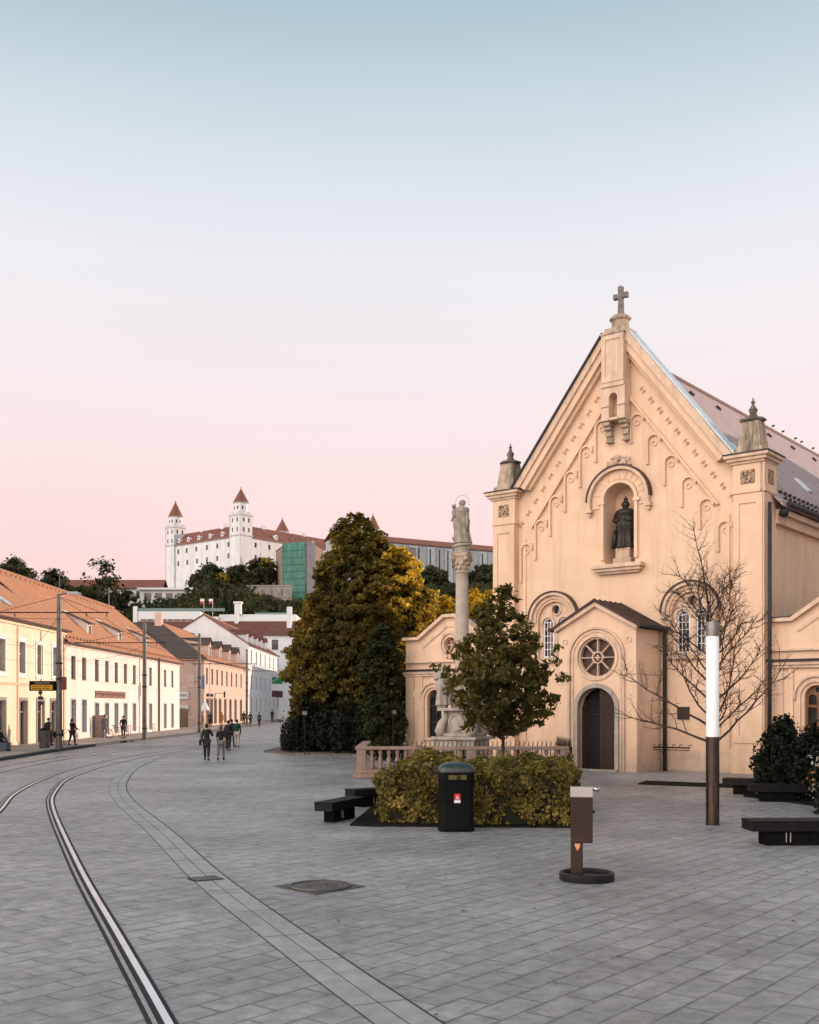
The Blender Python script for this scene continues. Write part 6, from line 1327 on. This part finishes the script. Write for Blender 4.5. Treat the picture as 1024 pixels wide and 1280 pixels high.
    # face and ears are small features on the head
    key = lambda c: 'cloth_%02d_%02d_%02d' % tuple(int(v*100) for v in c)
    tm = mat(key(top), top, tuple(v*.75 for v in top), rough=.9); lm_ = mat(key(legs), legs, tuple(v*.75 for v in legs), rough=.9); hm = mat(key(hair), hair, rough=.7)
    def sub_skin(name, keys, edges, g, add_, m_, widen=None):
        i2 = {q: i for i, q in enumerate(keys)}
        skinned(name, [S_(J[q]) for q in keys], [(i2[a_], i2[b_]) for a_, b_ in edges], [rs_(q, g*(widen or {}).get(q, 1), add_) for q in keys], m_, t)
    arms_ = [] if bare_arms else ['wrL','wrR']
    tk = ['ch','sp','pel','nb','shL','elL','shR','elR'] + arms_
    te = [('ch','sp'),('sp','pel'),('ch','nb'),('nb','shL'),('shL','elL'),('nb','shR'),('shR','elR')] + ([('elL','wrL'),('elR','wrR')] if not bare_arms else [])
    if style == 'coat':
        J['hem'] = (0,.0,.62); RD['hem'] = .17; J['sk'] = (0,0,.80); RD['sk'] = .16; tk += ['sk','hem']; te += [('pel','sk'),('sk','hem')]
    sub_skin('top', tk, te, 1.12, .014, tm)
    sub_skin('trousers', ['pel','hipL','knL','anL','hipR','knR','anR'], [('pel','hipL'),('hipL','knL'),('knL','anL'),('pel','hipR'),('hipR','knR'),('knR','anR')], 1.1, .012, lm_)
    a = MB(); a.ball(S_((0,.012,1.665+dz)), .103*k, 12, 8, .92, 1.05, 1.05)
    if hairlen: a.ball(S_((0,.06,1.665+dz-hairlen*.5)), .085*k, 10, 7, 1, .7, 1+hairlen*5)
    a.build('hair', hm, t, smooth=True)
    a = MB()
    for sd_ in 'LR': p = Vector(J['an'+sd_]); q = Vector(J['to'+sd_]); a.tube([S_((p.x,p.y+.03,q.z+.025)), S_((p.x,(p.y+q.y)/2,q.z+.03)), S_((q.x,q.y,q.z+.008))], [.05*k,.045*k,.035*k], 8)
    a.build('shoes', BLACK, t, smooth=True)
    if bag:
        b_ = thing('bag', bag[0], 'bag', (0,0,0)); bx, by, bz = S_(bag[1]); M_ = Matrix.Translation(loc) @ Matrix.Rotation(rz,4,'Z'); b_.location = M_ @ Vector((bx,by,bz)); b_.rotation_euler = (0,0,rz); w_, d_, h_ = bag[2]
        a = MB(); loft(a, [(rrect(w_*.9,d_*.9,d_*.3),-h_/2),(rrect(w_,d_,d_*.3),-h_/4),(rrect(w_,d_,d_*.3),h_/4),(rrect(w_*.8,d_*.7,d_*.25),h_/2)]); a.build('pouch', mat(key(bag[3]), bag[3], rough=.8), b_)
        a = MB(); a.tube([(0,w_*.3,h_/2),(.02,0,h_/2+bag[4]),(0,-w_*.3,h_/2)], .012, 5); a.build('strap', BLACK, b_)
    return t
A_ = R(180)
person('person in a black knee-length coat walking away, right hand raised, front of the group', (-9.72,50.6,0), R(185), 1.76, style='coat', raise_r=True, step=.2, bag=('black shoulder bag at the left hip of the person in the black coat', (.30,0,.86), (.12,.28,.26), (.02,.02,.02), .5))
person('person in a black t-shirt and grey trousers walking away with bare arms', (-9.15,51.2,0), R(176), 1.66, top=(.025,.02,.022), legs=(.17,.16,.17), hair=(.10,.06,.035), hairlen=.08, bare_arms=True, step=-.16, bag=('dark jacket-like bag hanging from the arm of the person in grey trousers', (-.32,.02,.80), (.14,.25,.42), (.03,.03,.04), .25))
person('person in dark clothes with a dark pack, just behind the two front walkers', (-10.55,61.5,0), R(178), 1.78, top=(.025,.022,.025), step=.14, bag=('black backpack on the walker behind the front pair', (0,.17,1.2), (.30,.16,.42), (.02,.02,.022), .05))
person('person in a dark green jacket and pale trousers walking away', (-10.95,67.0,0), R(184), 1.76, top=(.012,.07,.05), legs=(.42,.38,.34), step=.1)
person('person in dark blue-green jacket and dark trousers beside the green jacket', (-11.55,68.6,0), R(175), 1.76, top=(.02,.035,.035), legs=(.05,.05,.055), step=-.14)
gp = 'people on the left pavement'
person('person in dark jacket and brown trousers bending a little by the left doors', (-22.9,67.0,.145), R(70), 1.72, top=(.03,.028,.03), legs=(.09,.04,.035), step=.12, group=gp, bag=('dark backpack of the person by the left doors', (0,.18,1.2), (.3,.18,.42), (.03,.03,.03), .05))
person('person in black top pushing the pram', (-21.35,66.8,.145), R(70), 1.66, top=(.018,.016,.018), legs=(.06,.03,.03), hairlen=.15, step=.16, pushing=True, group=gp)
person('person in a grey-blue coat by the shop windows of the pale pink house', (-24.05,83.3,.145), R(200), 1.8, top=(.17,.17,.19), legs=(.20,.22,.26), style='coat', step=.1, group=gp)
person('person in black walking with a bicycle', (-21.9,80.8,.145), R(10), 1.72, top=(.02,.02,.022), legs=(.10,.06,.045), step=.12, pushing=True, group=gp)
person('person in black seated on a grey box at the left edge', (-22.6,58.2,.145), R(80), 1.72, seat=True, group=gp)
t = thing('seat_box', 'blue-grey box the person at the left edge sits on', 'box', (-22.55,58.2,.145)); a = MB(); a.box(-.3,.45,-.3,.3,0,.42); a.build('body', mat('box_blue', (.10,.14,.16), rough=.7), t, bevel=.02); a = MB(); a.box(-.32,.47,-.32,.32,.42,.46); a.build('lid', mat('box_lid', (.13,.17,.19), rough=.6), t)
g3 = 'people outside the mauve house'
person('person in orange jacket outside the shop fronts, left one', (-24.0,122,.145), R(150), 1.78, top=(.38,.15,.04), legs=(.30,.13,.05), step=.05, group=g3)
person('person in dark blue between the two orange jackets', (-23.3,123.5,.145), R(190), 1.82, top=(.03,.045,.07), step=.08, group=g3)
person('person in orange trousers outside the shop fronts, right one', (-22.8,128,.145), R(170), 1.78, top=(.36,.15,.05), legs=(.34,.16,.06), step=.05, group=g3)
person('person in black on the pavement by the farthest tram pole', (-21.6,137.5,.16), R(180), 1.8, step=.1, group=g3)
person('person in dark red-brown by the farthest pole, right of it', (-20.2,134.0,.1), R(180), 1.78, top=(.06,.03,.03), step=.12, group=g3)
person('person in grey-black crossing toward the white house', (-18.2,128,.1), R(180), 1.75, top=(.05,.055,.06), step=.22, group=g3)
person('person in black before the far end of the white house', (-19.5,150,.3), R(180), 1.8, step=.1, group=g3)
person('person in white top far up the street beside the big tree', (-17.4,146,.25), R(180), 1.75, top=(.55,.55,.56), legs=(.4,.4,.42), step=.1, group=g3)
# parasol at the mauve house
t = thing('parasol', 'small white folded parasol above the orange-clad people', 'parasol', (-24.1,124.5,.145)); a = MB(); a.tube([(0,0,0),(0,0,2.9)], .03, 6); a.build('pole', GALV, t); a = MB(); a.lathe([(.5,2.0),(.4,2.4),(.2,2.8),(.03,3.1)], 10); a.build('canopy', WHITE, t)
# pram and bicycle
t = thing('pram', 'black pram pushed along the pavement between the nearest pole and its owner', 'pram', (-22.1,66.4,.145), R(70))
a = MB(); a.ball((0,0,.68), .34, 12, 8, .75, 1.15, .75); a.ball((0,-.12,.85), .30, 12, 8, .8, .8, .8); a.build('cradle', BLACK, t, smooth=True)
a = MB(); a.tube([(.22,.3,.3),(.22,-.35,.75),(.22,-.62,1.0),(-.22,-.62,1.0),(-.22,-.35,.75),(-.22,.3,.3)], .015, 5); a.tube([(.22,-.3,.15),(.22,.2,.6)], .015, 5); a.tube([(-.22,-.3,.15),(-.22,.2,.6)], .015, 5); a.build('frame', GALV, t)
for x, y in ((.24,.32),(-.24,.32),(.24,-.32),(-.24,-.32)): a = MB(); a.ring((x,y,.15), .13, .022, 'X', 14, 6); a.tube([(x-.02,y,.15),(x+.02,y,.15)], .05, 8); a.build('wheel', BLACK, t)
t = thing('bicycle', 'bicycle with a wooden crate wheeled along the pavement', 'bicycle', (-22.5,80.9,.145), R(15))
for x in (-.52, .52):
    a = MB(); a.ring((x,0,.34), .32, .02, 'Y', 22, 6); a.ring((x,0,.34), .03, .02, 'Y', 8, 4)
    for i in range(8): q = 2*pi*i/8; a.tube([(x,0,.34),(x+.31*cos(q),0,.34+.31*sin(q))], .003, 3)
    a.build('wheel', BLACK, t)
a = MB()
for p, q in (((-.52,0,.34),(-.15,0,.85)),((-.15,0,.85),(.35,0,.82)),((.35,0,.82),(0,0,.32)),((0,0,.32),(-.15,0,.85)),((-.52,0,.34),(0,0,.32)),((.35,0,.95),(.52,0,.34)),((-.15,0,.85),(-.17,0,.95))): a.tube([p,q], .018, 6)
a.build('frame', GALV, t); a = MB(); a.tube([(.30,-.25,1.0),(.38,0,1.0),(.30,.25,1.0)], .014, 5); a.build('handlebar', IRON, t); a = MB(); a.ball((-.18,0,.97), .1, 8, 5, 1.4, .8, .4); a.build('saddle', BLACK, t)
a = MB(); a.box(.35,.65,-.2,.2,.75,.95); a.build('crate', mat('crate_wood', (.22,.11,.06)), t)

# fallen leaves blown over the paving
rng = np.random.default_rng(41); n_ = 1500
cx_ = rng.choice(6, n_, p=[.25,.2,.15,.15,.15,.1]); cc = np.array([(-4,56),(1,29),(9,30),(3,33),(9.5,25),(1,18)])[cx_]; sg = np.array([3.5,3,2.5,2,2.0,5.0])[cx_]
P = np.stack([cc[:,0]+rng.normal(0,1,n_)*sg, cc[:,1]+rng.normal(0,1,n_)*sg*.8, np.full(n_, .012)], 1)
a_ = rng.uniform(0,2*pi,n_); s_ = rng.uniform(.018,.042,n_); d1 = np.stack([np.cos(a_),np.sin(a_),rng.uniform(-.2,.2,n_)],1)*s_[:,None]; d2 = np.stack([-np.sin(a_),np.cos(a_),rng.uniform(-.2,.2,n_)],1)*s_[:,None]*.6
fl = link('fallen_leaves', quads_mesh('fallen_leaves', np.stack([P-d1,P+d2,P+d1,P-d2],1)), leaf_mat('dry_leaves', [(.10,.06,.025),(.16,.10,.04),(.06,.035,.02)], trans=.1), None); tag(fl, 'dry leaves scattered on the paving', None, None, 'stuff')
